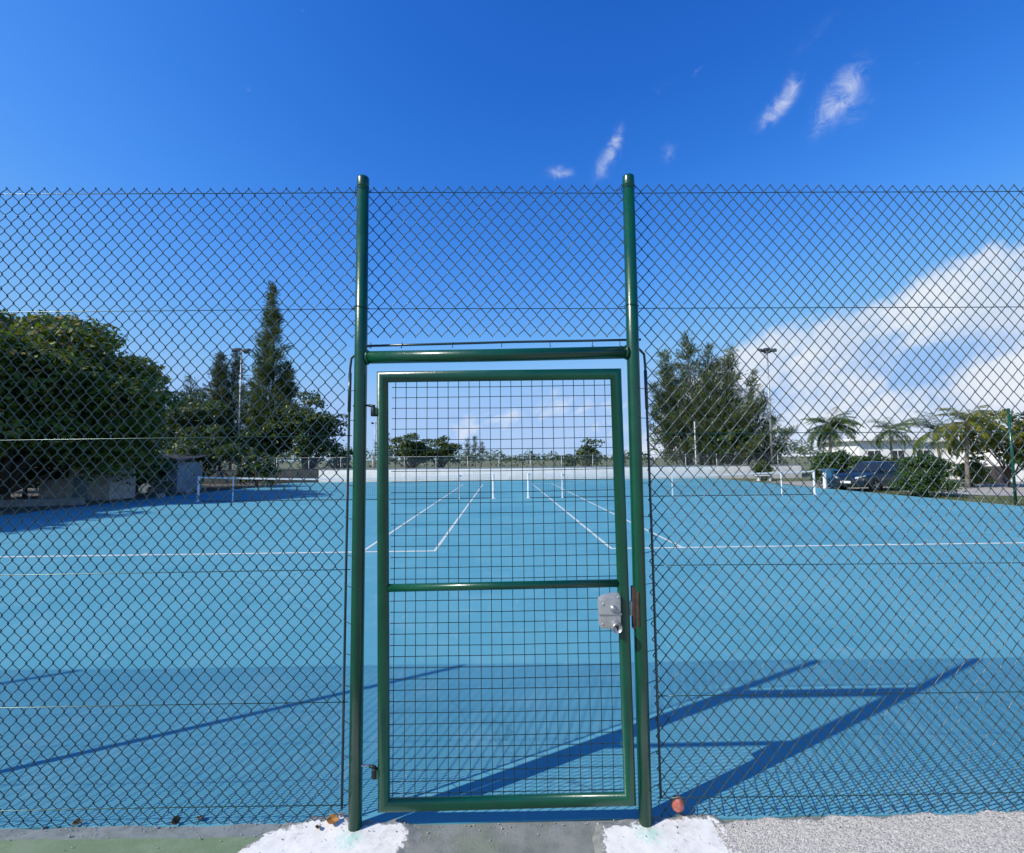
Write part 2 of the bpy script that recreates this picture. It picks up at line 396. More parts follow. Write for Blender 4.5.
    c = t.mix(t.ss(t.noise(tc, 70., 4., .7), .64, .70, 0., .8), c, (.10, .095, .085))
    x, y, z = t.xyz(tc)      # green paint spilt at the foot of the post (object origin = the post)
    rr = t.m('SQRT', t.m('ADD', t.m('POWER', t.m('ABSOLUTE', x), 2.), t.m('POWER', t.m('ABSOLUTE', t.m('ADD', y, .07)), 2.)))
    spill = t.m('MULTIPLY', t.ss(t.m('ADD', rr, t.m('MULTIPLY', t.noise(tc, 26., 5., .65), .14)), .10, .15, .55, 0.), t.ss(t.noise(tc, 45., 4., .6), .35, .6))
    c = t.mix(spill, c, (.30, .66, .52))
    t.l(c, b.inputs['Base Color']); b.inputs['Roughness'].default_value = .85
    bp = t.n('ShaderNodeBump'); bp.inputs['Strength'].default_value = .25; bp.inputs['Distance'].default_value = .004
    t.l(t.noise(tc, 60., 6., .7), bp.inputs['Height']); t.l(bp.outputs[0], b.inputs['Normal'])
    M['footing'] = m
    # land
    def land(name, a, b_, c_, s):
        m = bpy.data.materials.new(name); m.use_nodes = True; t = NT(m.node_tree); b = m.node_tree.nodes['Principled BSDF']
        tc = t.n('ShaderNodeTexCoord').outputs['Object']
        c = t.mix(t.ss(t.noise(tc, s, 6., .6), .35, .65), a, b_)
        c = t.mix(t.ss(t.noise(tc, s*9, 6., .7), .55, .72), c, c_)
        t.l(c, b.inputs['Base Color']); b.inputs['Roughness'].default_value = .95
        bp = t.n('ShaderNodeBump'); bp.inputs['Strength'].default_value = .6; bp.inputs['Distance'].default_value = .04
        t.l(t.noise(tc, 22., 5., .7), bp.inputs['Height']); t.l(bp.outputs[0], b.inputs['Normal'])
        return m
    M['field'] = land('dry_field', (.10, .12, .045), (.17, .16, .075), (.25, .22, .14), .12)
    M['sand'] = land('sandy_track', (.40, .37, .33), (.33, .31, .28), (.26, .24, .21), .4)
    M['verge'] = land('grass_verge', (.07, .10, .03), (.13, .14, .05), (.24, .20, .12), .9)
    M['soil'] = land('dark_soil', (.09, .075, .055), (.13, .115, .085), (.06, .065, .03), .7)
ground_mats()

# ------------------------------------------------------------------ the setting
CY = .0228
cc_, cs_ = math.cos(CY), math.sin(CY)
def ct(x, y, z=0.): return (x*cc_ - y*cs_, x*cs_ + y*cc_, z)
NET_Y = 21.07
POST_L, POST_R = -.365, 1.175
FY = .0081; FD = 2.3723

# the whole land as one sheet out to the horizon, gently uneven
g = MB(); xs = np.concatenate([-np.geomspace(3000, 60, 14), np.linspace(-50, 50, 11), np.geomspace(60, 3000, 14)])
gy, gx = np.meshgrid(xs, xs, indexing='ij'); n = len(xs)
g.add(np.c_[gx.ravel(), gy.ravel(), np.full(n*n, -.06)], [(i*n+j, i*n+j+1, (i+1)*n+j+1, (i+1)*n+j) for i in range(n-1) for j in range(n-1)])
struct('terrain', g, M['field'])

def sheet(name, pts, z, m, sub=1):
    g = MB(); base = [(x, y, z) for x, y in pts]
    g.add(base, [tuple(range(len(pts)))]); return struct(name, g, m)
fy = lambda x: FD + FY*x
def cts(*p): return [ct(a, b)[:2] for a, b in p]
# court slab: a real slab of 6 cm over the land, ending under the fence
g = MB()
edge = [(x, fy(x) + .032 + .006*math.sin(x*5.1) + .005*math.sin(x*13.7+1)) for x in np.linspace(-19, 17.2, 150)]
far = cts((17.3, 38.4), (-16.6, 38.4))
left = cts((-16.9, 4.0))
g.poly(edge + far + left, -.055, 0.)
struct('court', g, M['court'])
# forecourt pieces (top 4 mm steps)
g = MB(); g.poly([(-9, -6), (9, -6), (9, fy(9)-.03)] + [(x, y+.02) for x, y in edge[::-1] if -.62 < x < .6] + [(-9, fy(-9)-.03)], -.055, -.008)
struct('pavement', g, M['threshold'])
rng = np.random.default_rng(3)
# left painted strip
g = MB(); top = [(x, fy(x) + .026 + .006*math.sin(x*9.)+ .004*math.sin(x*23.)) for x in np.linspace(-9, -1.12, 90)]
g.poly([(-9, -6), (-1.12, -6)] + top[::-1], -.008, .004)
struct('painted_strip', g, M['greenstrip'])
# right aggregate strip: small real bumps
def rough_sheet(name, x0, x1, y0, yedge, z, amp, step, m, seed):
    r = np.random.default_rng(seed); xs = np.arange(x0, x1, step)
    ts = np.linspace(0, 1, int((yedge(0)-y0)/step)+2)
    V = []
    for x in xs:
        ye = yedge(x)
        for t_ in ts: V.append((x, y0 + (ye-y0)*t_, z + amp*r.random()))
    n = len(ts); V = np.array(V); V[n-1::n, 2] = -.05
    F = [(i*n+j, (i+1)*n+j, (i+1)*n+j+1, i*n+j+1) for i in range(len(xs)-1) for j in range(n-1)]
    g = MB(); g.add(V, F); return struct(name, g, m, smooth=True)
rough_sheet('gravel_strip', .93, 4.6, 1.7, lambda x: fy(x) + .010 + .022*max(0, x-.9) + .010*math.sin(x*17.) + .007*math.sin(x*41.+2), .004, .0055, .009, M['aggregate'], 5)
g = MB(); g.poly([(4.6, 1.7), (9, 1.7), (9, fy(9)+.02), (4.6, fy(4.6)+.06)], -.05, .006); g.poly([(.93, -6), (9, -6), (9, 1.7), (.93, 1.7)], -.05, .006)
struct('gravel_apron', g, M['aggregate'])

# side land
sheet('verge', [ct(17.25, 2)[:2], (60, 2), (60, 30), ct(17.25, 39)[:2]], -.035, M['verge'])
sheet('track', [(19.5, 21.3), (23, 19.0), (75, 17.6), (75, 33), (24, 34), (17.6, 33), (17.0, 27)], -.028, M['sand'])
sheet('soil', [(-60, 2), ct(-16.95, 2)[:2], ct(-16.65, 39)[:2], (-60, 39)], -.035, M['soil'])

# court lines (painted, 4 mm above)
def line(p, q, w, L=None):
    p = np.array(ct(*p)[:2]); q = np.array(ct(*q)[:2]); d = (q-p)/np.linalg.norm(q-p); nrm = np.array([-d[1], d[0]])*w/2
    k = max(2, int(np.linalg.norm(q-p)/.5)); V = []
    for t_ in np.linspace(0, 1, k):
        c = p + (q-p)*t_; V += [(*(c-nrm), .004), (*(c+nrm), .004)]
    L.add(V, [(2*i, 2*i+2, 2*i+3, 2*i+1) for i in range(k-1)])
L1, L2 = MB(), MB()
for x0 in (POST_L - 12.8, POST_R):
    a, b = x0 + .914, x0 + 12.8 - .914
    s0, s1 = a + 1.372, b - 1.372; mid = x0 + 6.4
    for yy, w, z in ((NET_Y-11.885, .10, 0), (NET_Y+11.885, .10, 0)): line((a-.02, yy), (b+.02, yy), w, L1)
    for x in (a, s0, s1, b): line((x, NET_Y-11.835), (x, NET_Y+11.835), .06, L1 if abs(x) < 4 else L2)
    for yy in (NET_Y-6.4, NET_Y+6.4): line((s0+.03, yy), (s1-.03, yy), .06, L2)
    line((mid, NET_Y-6.37), (mid, NET_Y+6.37), .06, L2)
    line((mid, NET_Y-11.83), (mid, NET_Y-11.70), .05, L1)
struct('court_lines', L1, M['line']); struct('worn_court_lines', L2, M['wornline'])

# ------------------------------------------------------------------ chain-link fence in front
fence = thing('chain_link_fence', 'tall green chain-link fence in the foreground with two heavy gate posts', 'fence', (0, FD, 0), FY)
PW, PH = .0655, .0765         # diamond width and height
TOP = 3.165
PLX, PRX = -.7587, .6163
POSTS = [(-6.97, .025), (-3.76, .025), (PLX, .0315), (PRX, .0315), (3.66, .025), (6.7, .025)]

def chain_link(x0, x1, z0, z1, hole, y, r, wob, seed):
    rg = np.random.default_rng(seed)
    nw = int((x1-x0)/(PW/2)); nk = int((z1-z0)/(PH/2)); V = []; F = []; base = 0
    k = np.repeat(np.arange(nk+1), 2); z = z1 - k*PH/2 + np.where(np.arange(2*nk+2) % 2 == 0, .0024, -.0024)
    for i in range(nw):
        x = x0 + i*PW/2 + ((k+i) % 2)*PW/2
        side = ((k+i) % 2)*2. - 1
        keep = np.ones(len(k), bool)
        if hole and hole[0] < x0 + (i+.5)*PW/2 < hole[1]: keep = z > hole[2]
        X = x[keep]; Z = z[keep]; S = side[keep]
        xx = X + wob*(np.sin(Z*3.1+X*2.2)+.6*np.sin(Z*7.3-X*4.1)+.5*np.sin(X*11+Z*1.7)) + rg.normal(0, .0007, len(X))
        zz = Z + wob*.8*np.sin(X*2.7+Z*1.3) + rg.normal(0, .0007, len(X))
        yy = y + S*r*1.0 + .010*np.sin(X*1.9+.5)*np.sin(Z*1.4) 
        if keep.all(): pass
        P = np.c_[xx, yy, zz]; m = len(P)
        a = r*1.32
        ring = np.array([(a, 0, 0), (0, r, 0), (-a, 0, 0), (0, -r, 0)])
        V.append((P[:, None, :] + ring[None]).reshape(-1, 3))
        q = (np.arange(m-1)*4)[:, None] + base; j = np.arange(4)[None]
        F.append(np.stack([q+j, q+(j+1) % 4, q+4+(j+1) % 4, q+4+j], -1).reshape(-1, 4)); base += m*4
    g = MB(); g.add(np.vstack(V), np.vstack(F)); return g
chain_link(-9.3, 7.6, -.012, TOP, (-.836, .688, 2.335), .040, .0025, .0030, 2).build('wire_mesh', M['pvc'], fence, smooth=True)

for x, r in POSTS:
    g = MB(); g.tube([(x, 0, -.12), (x, 0, 1.0), (x, 0, 2.2), (x, 0, 3.185)], [r, r, r, r*.93], 24)
    p = g.build('post', M['green'], fence, smooth=True)
    g = MB(); rr = r*.93
    g.lathe([(rr*1.03, 3.140), (rr*1.05, 3.143), (rr*1.05, 3.184), (rr*.97, 3.192), (.001, 3.194)], 20)
    c = g.build('post_cap', M['green'], p, smooth=True); c.location = (0, 0, 0)
    for v in c.data.vertices: v.co.x += x
# tension wires woven through the mesh
for z in (3.128, 2.505, 1.853, 1.190, .560, .085):
    spans = [(-9.3, PLX-.05), (PRX+.07, 7.6)] if z < 2.3 else [(-9.3, 7.6)]
    g = MB()
    for a, b in spans:
        xs = np.linspace(a, b, int((b-a)/.25))
        g.tube([(x, .036 + .003*math.sin(x*3.), z + .006*math.sin(x*.9+z)) for x in xs], .0021, 6)
    g.build('tension_wire', M['galv'], fence, smooth=True)
# edge rods round the gate opening, and the cross rod above
def rod(pts, name): MB().tube(pts, .0064, 8).build(name, M['pvc'], fence, smooth=True)
rod([(-.836, .040, .06), (-.832, .041, 1.2), (-.826, .042, 2.20), (-.820, .042, 2.255), (-.790, .040, 2.283), (-.760, .036, 2.295)], 'edge_rod')
rod([(.704, .040, .09), (.699, .041, 1.2), (.689, .042, 2.20), (.685, .042, 2.265), (.654, .040, 2.298), (.618, .036, 2.305)], 'edge_rod')
rod([(-.80, .042, 2.318), (-.4, .043, 2.326), (0., .044, 2.335), (.35, .043, 2.338), (.67, .042, 2.342)], 'edge_rod')
# thicker overlap sleeve on the rods
MB().tube([(-.8275, .041, 1.98), (-.826, .042, 2.18)], .0088, 8).build('rod_sleeve', M['pvc'], fence, smooth=True)
MB().tube([(.691, .041, 1.98), (.689, .042, 2.18)], .0088, 8).build('rod_sleeve', M['pvc'], fence, smooth=True)
# tie wires, each its own piece
rg = random.Random(4)
def tie(pts): MB().tube(pts, .0018, 5).build('tie_wire', M['tie'], fence, smooth=True)
z = .16
while z < 2.25:
    for px, ex, r in ((PLX, -.831, .032), (PRX, .697, .032)):
        s = 1 if ex > px else -1; dz = rg.uniform(-.006, .006)
        tie([(px + s*r*.6, -.030, z), (px + s*r*1.02, .004, z), (ex, .036, z+dz), (ex + s*.012, .050, z+dz*2)])
    z += .155 + rg.uniform(-.02, .03)
for x in (-.72, -.56, -.30, -.05, .20, .42, .56):
    tie([(x, .036, 2.335), (x+rg.uniform(-.006, .006), .030, 2.305), (x, .0, 2.300)])
for zz in (3.128, 2.505):
    for px in (PLX, PRX):
        ang = np.linspace(math.pi, -math.pi, 15)
        tie([(px + .036*math.cos(a), .036*math.sin(a), zz + .004*math.sin(a*2)) for a in ang] + [(px-.05, .03, zz+.005), (px-.062, .034, zz+.012)])
# horizontal tube over the gate
MB().tube([(PLX+.026, 0, 2.250), (-.1, 0, 2.256), (PRX-.026, 0, 2.266)], .032, 24).build('crossbar', M['green'], fence, smooth=True)
# weld beads where it meets the posts
for x, z, s in ((PLX+.0315, 2.250, 1), (PRX-.0315, 2.266, -1)):
    g = MB(); ang = np.linspace(0, 2*math.pi, 19)
    g.tube([(x + s*.004*(1 + math.cos(3*a)*.2), .0335*math.cos(a)*.9, z + .0335*math.sin(a)) for a in ang], .005, 6)
    g.build('weld_bead', M['green'], fence, smooth=True)
# strike plate for the lock, and hinge lugs
g = MB(); g.box((.578, -.020, .905), (.596, .018, 1.105)); g.box((.596, -.034, .925), (.606, -.014, 1.085))
g.build('strike_plate', M['rust'], fence, bevel=.002)

# ------------------------------------------------------------------ the gate leaf
gate = thing('gate', 'green tubular gate with square welded wire panel and silver lock in the fence opening', 'gate', (0, FD, 0), FY)
gl0, gl1, gr0, gr1 = -.6235, -.6485, .5260, .5450     # bottom/top x of the two stiles (tube axes)
zb, zt = .103, 2.150
fr = MB(); fr.tube([(gl0, 0, zb), (gl1, 0, zt), (gr0, 0, zt+.006), (gr1, 0, zb+.012)], .0280, 24, closed=True)
fr.build('frame', M['green'], gate, smooth=True)
MB().tube([(gl0+.008, 0, 1.110), (gr1-.026, 0, 1.121)], .0190, 20).build('middle_rail', M['green'], gate, smooth=True)
g = MB()
xs = np.arange(gl0 + .040, gr0 - .02, .0527); zs = np.arange(zb + .045, zt - .02, .0527)
for i, x in enumerate(xs):
    g.tube([(x, .006 + .002*math.sin(i*2.), zb + .025), (x + .003*math.sin(i*1.7), .006, 1.1), (x, .006, zt - .022)], .0019, 6, caps=False)
for i, z in enumerate(zs):
    g.tube([(gl0 + .02, .0098, z), (-.05, .0098 + .002*math.sin(i), z + .003*math.sin(i*2.3)), (gr0 + .008, .0098, z + .004)], .0019, 6, caps=False)
g.build('wire_panel', M['weld'], gate, smooth=True)
# lock
g = MB()
prof = [(.412, .926), (.420, .921), (.468, .919), (.473, .903), (.512, .901), (.512, 1.076), (.470, 1.074), (.436, 1.066), (.416, 1.055), (.411, 1.044)]
n = len(prof); V = [(x, -.052, z) for x, z in prof] + [(x, .012, z) for x, z in prof]
g.add(V, [(i, (i+1) % n, n+(i+1) % n, n+i) for i in range(n)]); g.f.append([tuple(range(n))[::-1]]); g.f.append([tuple(range(n, 2*n))])
me_fix = g.build('lock', M['silver'], gate, bevel=.006)
lock = me_fix
g = MB(); g.box((.405, -.0555, .985), (.515, -.050, .993)); g.build('lock_seam', M['steel'], lock, bevel=.001)
RX = Matrix.Rotation(math.pi/2, 4, 'X')
g = MB(); g.lathe([(.025, 0), (.026, .012), (.024, .030), (.021, .036), (.0205, .031), (.001, .030)], 22, Matrix.Translation((.487, -.050, .932)) @ RX)
g.build('lock_cylinder', M['steel'], lock, smooth=True)
g = MB(); g.lathe([(.015, 0), (.016, .008), (.012, .018), (.001, .020)], 18, Matrix.Translation((.474, -.050, 1.018)) @ RX)
g.build('lock_button', M['steel'], lock, smooth=True)
g = MB(); g.box((.568, -.010, .965), (.583, .010, 1.035)); g.build('bolt', M['steel'], lock, bevel=.002)
g = MB(); g.lathe([(.0065, 0), (.0065, .0015)], 12, Matrix.Translation((.487, -.0805, .936)) @ RX); g.box((.4845, -.0818, .922), (.4895, -.0800, .934)); g.build('keyhole', M['dark'], lock)
for x, z in ((.428, 1.036), (.424, .942), (.500, 1.066)):
    g = MB(); g.lathe([(.0055, 0), (.005, .0025), (.001, .003)], 12, Matrix.Translation((x, -.0515, z)) @ RX); g.build('screw', M['steel'], lock, smooth=True)
# hinges
for z, hx in ((1.985, 0.), (.268, .022)):
    g = MB(); g.tube([(-.712+hx, -.012, z+.020), (-.688+hx, -.014, z+.016), (-.690+hx, -.014, z-.002)], .0075, 10)
    h = g.build('hinge', M['dark'], gate, smooth=True)
    g = MB(); g.lathe([(.014, -.034), (.0155, -.030), (.0155, .006), (.013, .010)], 14, Matrix.Translation((-.687+hx, -.012, z)))
    g.build('hinge_barrel', M['dark'], h, smooth=True)
    g = MB(); g.tube([(-.792, -.004, z+.020), (-.70+hx, -.010, z+.021)], .005, 8); g.build('hinge_bolt', M['steel'] if z < 1 else M['dark'], h, smooth=True)
    g = MB(); g.box((-.676+hx, -.026, z-.028), (-.664+hx, .006, z+.006)); g.build('hinge_plate', M['green'], h, bevel=.001)

# ------------------------------------------------------------------ whitewashed footings, ball, leaves, stones at the foot of the fence
def footing(label, px, outline, seed):
    r = np.random.default_rng(seed)
    def inside(x, y):
        c = False; m = len(outline)
        for i in range(m):
            x1, y1 = outline[i]; x2, y2 = outline[(i+1) % m]
            if (y1 > y) != (y2 > y) and x < (x2-x1)*(y-y1)/(y2-y1)+x1: c = not c
        return c
    def dist(x, y):
        d = 9; m = len(outline)
        for i in range(m):
            a = np.array(outline[i]); b = np.array(outline[(i+1) % m]); p = np.array((x, y)); ab = b-a
            t_ = np.clip(((p-a)@ab)/(ab@ab), 0, 1); d = min(d, np.linalg.norm(p-a-t_*ab))
        return d if inside(x, y) else -d
    xs = np.linspace(min(o[0] for o in outline)-.09, max(o[0] for o in outline)+.09, 84)
    ys = np.linspace(1.9, max(o[1] for o in outline)+.04, 60); ph = r.random(8)*6.3
    V = []; A = []
    for x in xs:
        for y in ys:
            d = dist(x, y); e = d + .008*math.sin(x*47+ph[0]+math.sin(y*31)) + .006*math.sin(y*71+x*33+ph[1])
            h = min(1., max(0., (e+.075)/.07)); h = h*h*(3-2*h)
            V.append((x-px, y-fy(px), -.012 + .018*h + .0012*h*math.sin(x*26+ph[3])*math.sin(y*31+ph[4]))); A.append(d)
    k = len(ys); g = MB(); g.add(V, [(i*k+j, (i+1)*k+j, (i+1)*k+j+1, i*k+j+1) for i in range(len(xs)-1) for j in range(k-1)])
    o = g.build('post_footing', M['footing'], smooth=True); o.location = (px, fy(px), 0)
    at_ = o.data.attributes.new('paint_edge', 'FLOAT', 'POINT'); at_.data.foreach_set('value', np.array(A, dtype=np.float32))
    return tag(o, label, 'concrete footing', 'whitewashed footings under the gate posts')
footing('whitewashed rough concrete footing under the left gate post beside a dry orange leaf', PLX, [(-1.30, 1.9), (-1.22, 2.22), (-1.16, 2.33), (-1.00, 2.40), (-.86, 2.43), (-.79, 2.375), (-.55, 2.385), (-.50, 2.33), (-.53, 2.20), (-.50, 1.9)], 1)
footing('whitewashed rough concrete footing under the right gate post beside the red ball', PRX, [(.42, 1.9), (.40, 2.25), (.42, 2.345), (.60, 2.375), (.84, 2.405), (.95, 2.40), (.985, 2.30), (1.01, 1.9)], 2)

# ball
bm = bmesh.new(); bmesh.ops.create_icosphere(bm, subdivisions=4, radius=.034)
for v in bm.verts:
    d = v.co.normalized(); v.co *= 1 + .05*math.sin(d.x*5+1)*math.sin(d.z*4) - .10*max(0, d.dot(Vector((.3, -.8, .5))))**6
    v.co.z *= .95
me = bpy.data.meshes.new('ball'); bm.to_mesh(me); bm.free(); me.materials.append(M['ball'])
for p in me.polygons: p.use_smooth = True
o = bpy.data.objects.new('ball', me); COL.objects.link(o); o.location = (.788, 2.43, .052); o.rotation_euler = (.4, .2, .5)
tag(o, 'small faded red ball lying against the fence foot right of the gate', 'ball')

def dry_leaf(label, x, y, z, s, rz, tilt, m):
    g = MB(); V = []; n, k = 9, 5
    for i in range(n):
        t_ = i/(n-1); w = .36*math.sin(math.pi*min(1, t_*1.05)**.8)*s + .004*s
        for j in range(k):
            q = (j/(k-1)-.5)*2
            V.append(((t_-.5)*s, q*w, abs(q)*abs(q)*w*.7 + .16*s*(2*t_-1)**2 + .02*s*math.sin(t_*9+q*3)))
    g.add(V, [(i*k+j, (i+1)*k+j, (i+1)*k+j+1, i*k+j+1) for i in range(n-1) for j in range(k-1)])
    o = g.build('dry_leaf', m, smooth=True); o.location = (x, y, z); o.rotation_euler = (tilt, .1, rz)
    sol = o.modifiers.new('thickness', 'SOLIDIFY'); sol.thickness = .0012
    tag(o, label, 'leaf', 'dry leaves along the fence foot')
dry_leaf('orange curled dry leaf just left of the left gate post', -.87, 2.385, .022, .060, .3, .5, M['dryleaf2'])
dry_leaf('brown curled dry leaf standing at the fence foot left of the footing', -1.63, 2.40, .018, .050, 1.1, .9, M['dryleaf'])
dry_leaf('flat brown leaf beside the curled leaf at the fence foot', -1.53, 2.42, .010, .045, 2.6, .2, M['dryleaf'])
dry_leaf('small grey brown leaf at the fence foot near the left picture edge', -2.10, 2.40, .012, .040, .6, .5, M['dryleaf'])
dry_leaf('scrap of dry leaf on the whitewashed left footing', -.93, 2.35, .016, .034, 2.0, .3, M['dryleaf'])

# loose grit swept along the foot of the fence
rg = np.random.default_rng(91); n = 420
px_ = rg.uniform(-3.0, 3.2, n); off = np.abs(rg.normal(0, .055, n)); sz = rg.uniform(.0015, .0048, n)*np.where(rg.random(n) < .06, 2.0, 1.)
py_ = FD + FY*px_ + .035 - off; pz_ = np.where(px_ > .93, .012, np.where((px_ < -.48) | (px_ > .42), .009, -.004))
keep = (py_ < FD + .02) | (px_ < -1.2); px_, py_, pz_, sz = px_[keep], py_[keep], pz_[keep], sz[keep]; n = len(px_)
octa = np.array([(1,0,0),(0,1,0),(-1,0,0),(0,-1,0),(0,0,.8),(0,0,-.8)], float); fo = np.array([(0,1,4),(1,2,4),(2,3,4),(3,0,4),(1,0,5),(2,1,5),(3,2,5),(0,3,5)])
V = octa[None]*(sz[:, None, None]*rg.uniform(.6, 1.3, (n, 6, 1))) + np.stack([px_, py_, pz_ + sz*.4], -1)[:, None]
g = MB(); g.add(V.reshape(-1, 3), (fo[None] + (np.arange(n)*6)[:, None, None]).reshape(-1, 3)); tag(g.build('grit', M['stone']), kind='stuff')

# ------------------------------------------------------------------ the two nets
def tennis_net(x0, label, sticks):
    o = thing('tennis_net', label, 'tennis net', ct(x0 + 6.4, NET_Y), CY, 'nets of the two tennis courts')
    h = lambda x: .925 + .145*(abs(x)/6.4)**1.4
    g = MB()
    for x in np.arange(-6.36, 6.37, .085):
        g.tube([(x, 0, .03), (x, 0, h(x))], .0021, 3, caps=False)
    for t_ in np.linspace(.03, .97, 12):
        g.tube([(x, 0, h(x)*t_) for x in np.linspace(-6.36, 6.36, 9)], .0021, 3, caps=False)
    g.build('net_mesh', M['netting'], o)
    g = MB(); xs = np.linspace(-6.38, 6.38, 25)
    for a, b in zip(xs[:-1], xs[1:]):
        V = [(x, y, z) for x in (a, b) for y, z in ((-.008, h(x)-.055), (.008, h(x)-.055), (.008, h(x)+.012), (-.008, h(x)+.012))]
        g.add(V, [(0, 4, 5, 1), (1, 5, 6, 2), (2, 6, 7, 3), (3, 7, 4, 0)])
    g.build('headband', M['tape'], o)
    g = MB(); g.tube([(-6.36, 0, .022), (0, 0, .020), (6.36, 0, .022)], .016, 6); g.build('bottom_cord', M['netting'], o)
    for s in (-1, 1):
        g = MB(); g.tube([(s*6.4, 0, 0), (s*6.4, 0, 1.07)], .048, 14); g.lathe([(.053, 1.065), (.053, 1.085), (.03, 1.10), (.001, 1.103)], 14, Matrix.Translation((s*6.4, 0, 0)))
        g.box((s*6.4-.09, -.09, .0), (s*6.4+.09, .09, .012))
        g.build('net_post', M['white'], o, smooth=False)
    g = MB(); g.box((-.028, -.010, .0), (.028, .010, .925)); g.build('centre_strap', M['tape'], o)
    return o
tennis_net(POST_L - 12.8, 'low tennis net with white band on the left court, partly in tree shade', 0)
tennis_net(POST_R, 'low tennis net with white band on the right court in front of the bushes', 0)
def stick(x, label):
    g = MB(); g.tube([(0, 0, .004), (0, 0, 1.08)], .028, 10); g.lathe([(.045, .0), (.045, .012), (.032, .03)], 12)
    o = g.build('singles_stick', M['white']); o.location = ct(x, NET_Y - .03); tag(o, label, 'singles stick', 'singles sticks propping the nets')
stick(POST_L - 12.8 + 1.5, 'white singles stick under the left net near its far left post')
stick(POST_L - 1.5, 'white singles stick under the left net near the middle of the two courts')
stick(POST_R + 1.5, 'white singles stick under the right net near the middle of the two courts')
stick(POST_R + 12.8 - 1.5, 'white singles stick under the right net in front of the round bush')

# ------------------------------------------------------------------ back wall with its mesh fence
WY = 38.45
wall = thing('back_wall', 'long low white rendered wall along the far end of the courts', 'wall', ct(0, WY), CY)
g = MB(); X0, X1 = -14.6, 24.5
g.box((X0, 0, -.06), (X1, .20, 1.00)); g.build('wall_body', M['render'], wall, bevel=.01)
g = MB(); g.box((X0-.03, -.03, 1.002), (X1+.03, .23, 1.06)); g.build('coping', M['concrete'], wall, bevel=.01)
dw = thing('shade_toned_wall', 'stretch of low wall coloured dark for the shade under the trees, left of the white wall', 'wall', ct(0, WY + .02), CY)  # low wall carried on to the left, tree shade put into its colour
g = MB(); g.box((-27.0, 0, -.06), (X0-.035, .20, 1.02)); g.build('wall_body', M['shadewall'], dw, bevel=.01)
g = MB(); g.box((-27.0, -.02, 1.022), (X0-.035, .22, 1.07)); g.build('coping', M['shadewall'], dw, bevel=.01)
X0 = -26.0
ff = thing('mesh_fence', 'grey wire mesh fence with pale posts standing behind the low white wall', 'fence', ct(0, WY + .32), CY)
g = MB(); rg = np.random.default_rng(8)
sp = .11
for i, x in enumerate(np.arange(X0, X1, sp/2)):
    k = np.arange(0, 26); z = -.0 + 1.98 - k*.078
    xx = x + ((k+i) % 2)*sp/2; P = np.c_[xx, np.zeros(len(k)), z]
    r = .0030; ring = np.array([(r*1.3, 0, 0), (-r*.65, r, 0), (-r*.65, -r, 0)])
    V = (P[:, None] + ring[None]).reshape(-1, 3); q = (np.arange(len(k)-1)*3)[:, None]; j = np.arange(3)[None]
    g.add(V, np.stack([q+j, q+(j+1) % 3, q+3+(j+1) % 3, q+3+j], -1).reshape(-1, 4))
g.build('wire_mesh', M['galvpole'], ff)
for x in np.arange(X0+.3, X1, 2.55):
    MB().tube([(x, -.05, -.05), (x, -.05, 2.02)], .030, 8).build('post', M['galvpole'], ff, smooth=True)
MB().tube([(X0, -.04, 1.97), (X1, -.04, 1.97)], .018, 6).build('top_rail', M['galvpole'], ff, smooth=True)

# ------------------------------------------------------------------ vegetation
def unit(v): return v/np.maximum(np.linalg.norm(v, axis=-1, keepdims=True), 1e-9)
def leaf_quads(P, N, size, asp, rg, droop=None):
    n = len(P); T = unit(np.cross(N, rg.normal(size=(n, 3))))
    B = np.cross(N, T); s = (size*rg.uniform(.6, 1.3, n))[:, None]
    V = np.stack([P - T*s, P + B*s*asp - T*s*.1, P + T*s, P - B*s*asp - T*s*.1], 1).reshape(-1, 3)
    F = np.arange(n*4).reshape(n, 4); return V, F
def clumps_leaves(g, cl, per, size, asp, rg, up=.5):
    for c, r in cl:
        n = int(per*(r[0]*r[1])) if not np.isscalar(r) else int(per*r*r)
        r = np.array(r) if not np.isscalar(r) else np.array([r, r, r*.75])
        d = unit(rg.normal(size=(n, 3))); d[:, 2] = np.where(rg.random(n) < .75, np.abs(d[:, 2]), d[:, 2])
        rad = rg.uniform(.55, 1.05, n)[:, None]
        P = c + d*r*rad
        N = unit(d*.6 + np.array([0, 0, up]) + rg.normal(size=(n, 3))*.45)
        V, F = leaf_quads(P, N, size, asp, rg); g.add(V, F)
def limb(g, p, q, r0, r1, rg, k=7, n=5, bend=.12):
    p = np.array(p, float); q = np.array(q, float); L_ = np.linalg.norm(q-p); ts = np.linspace(0, 1, n)
    off = rg.normal(size=3)*bend*L_
    P = [p + (q-p)*t_ + off*math.sin(math.pi*t_) for t_ in ts]
    g.tube(P, [r0 + (r1-r0)*t_ for t_ in ts], k)
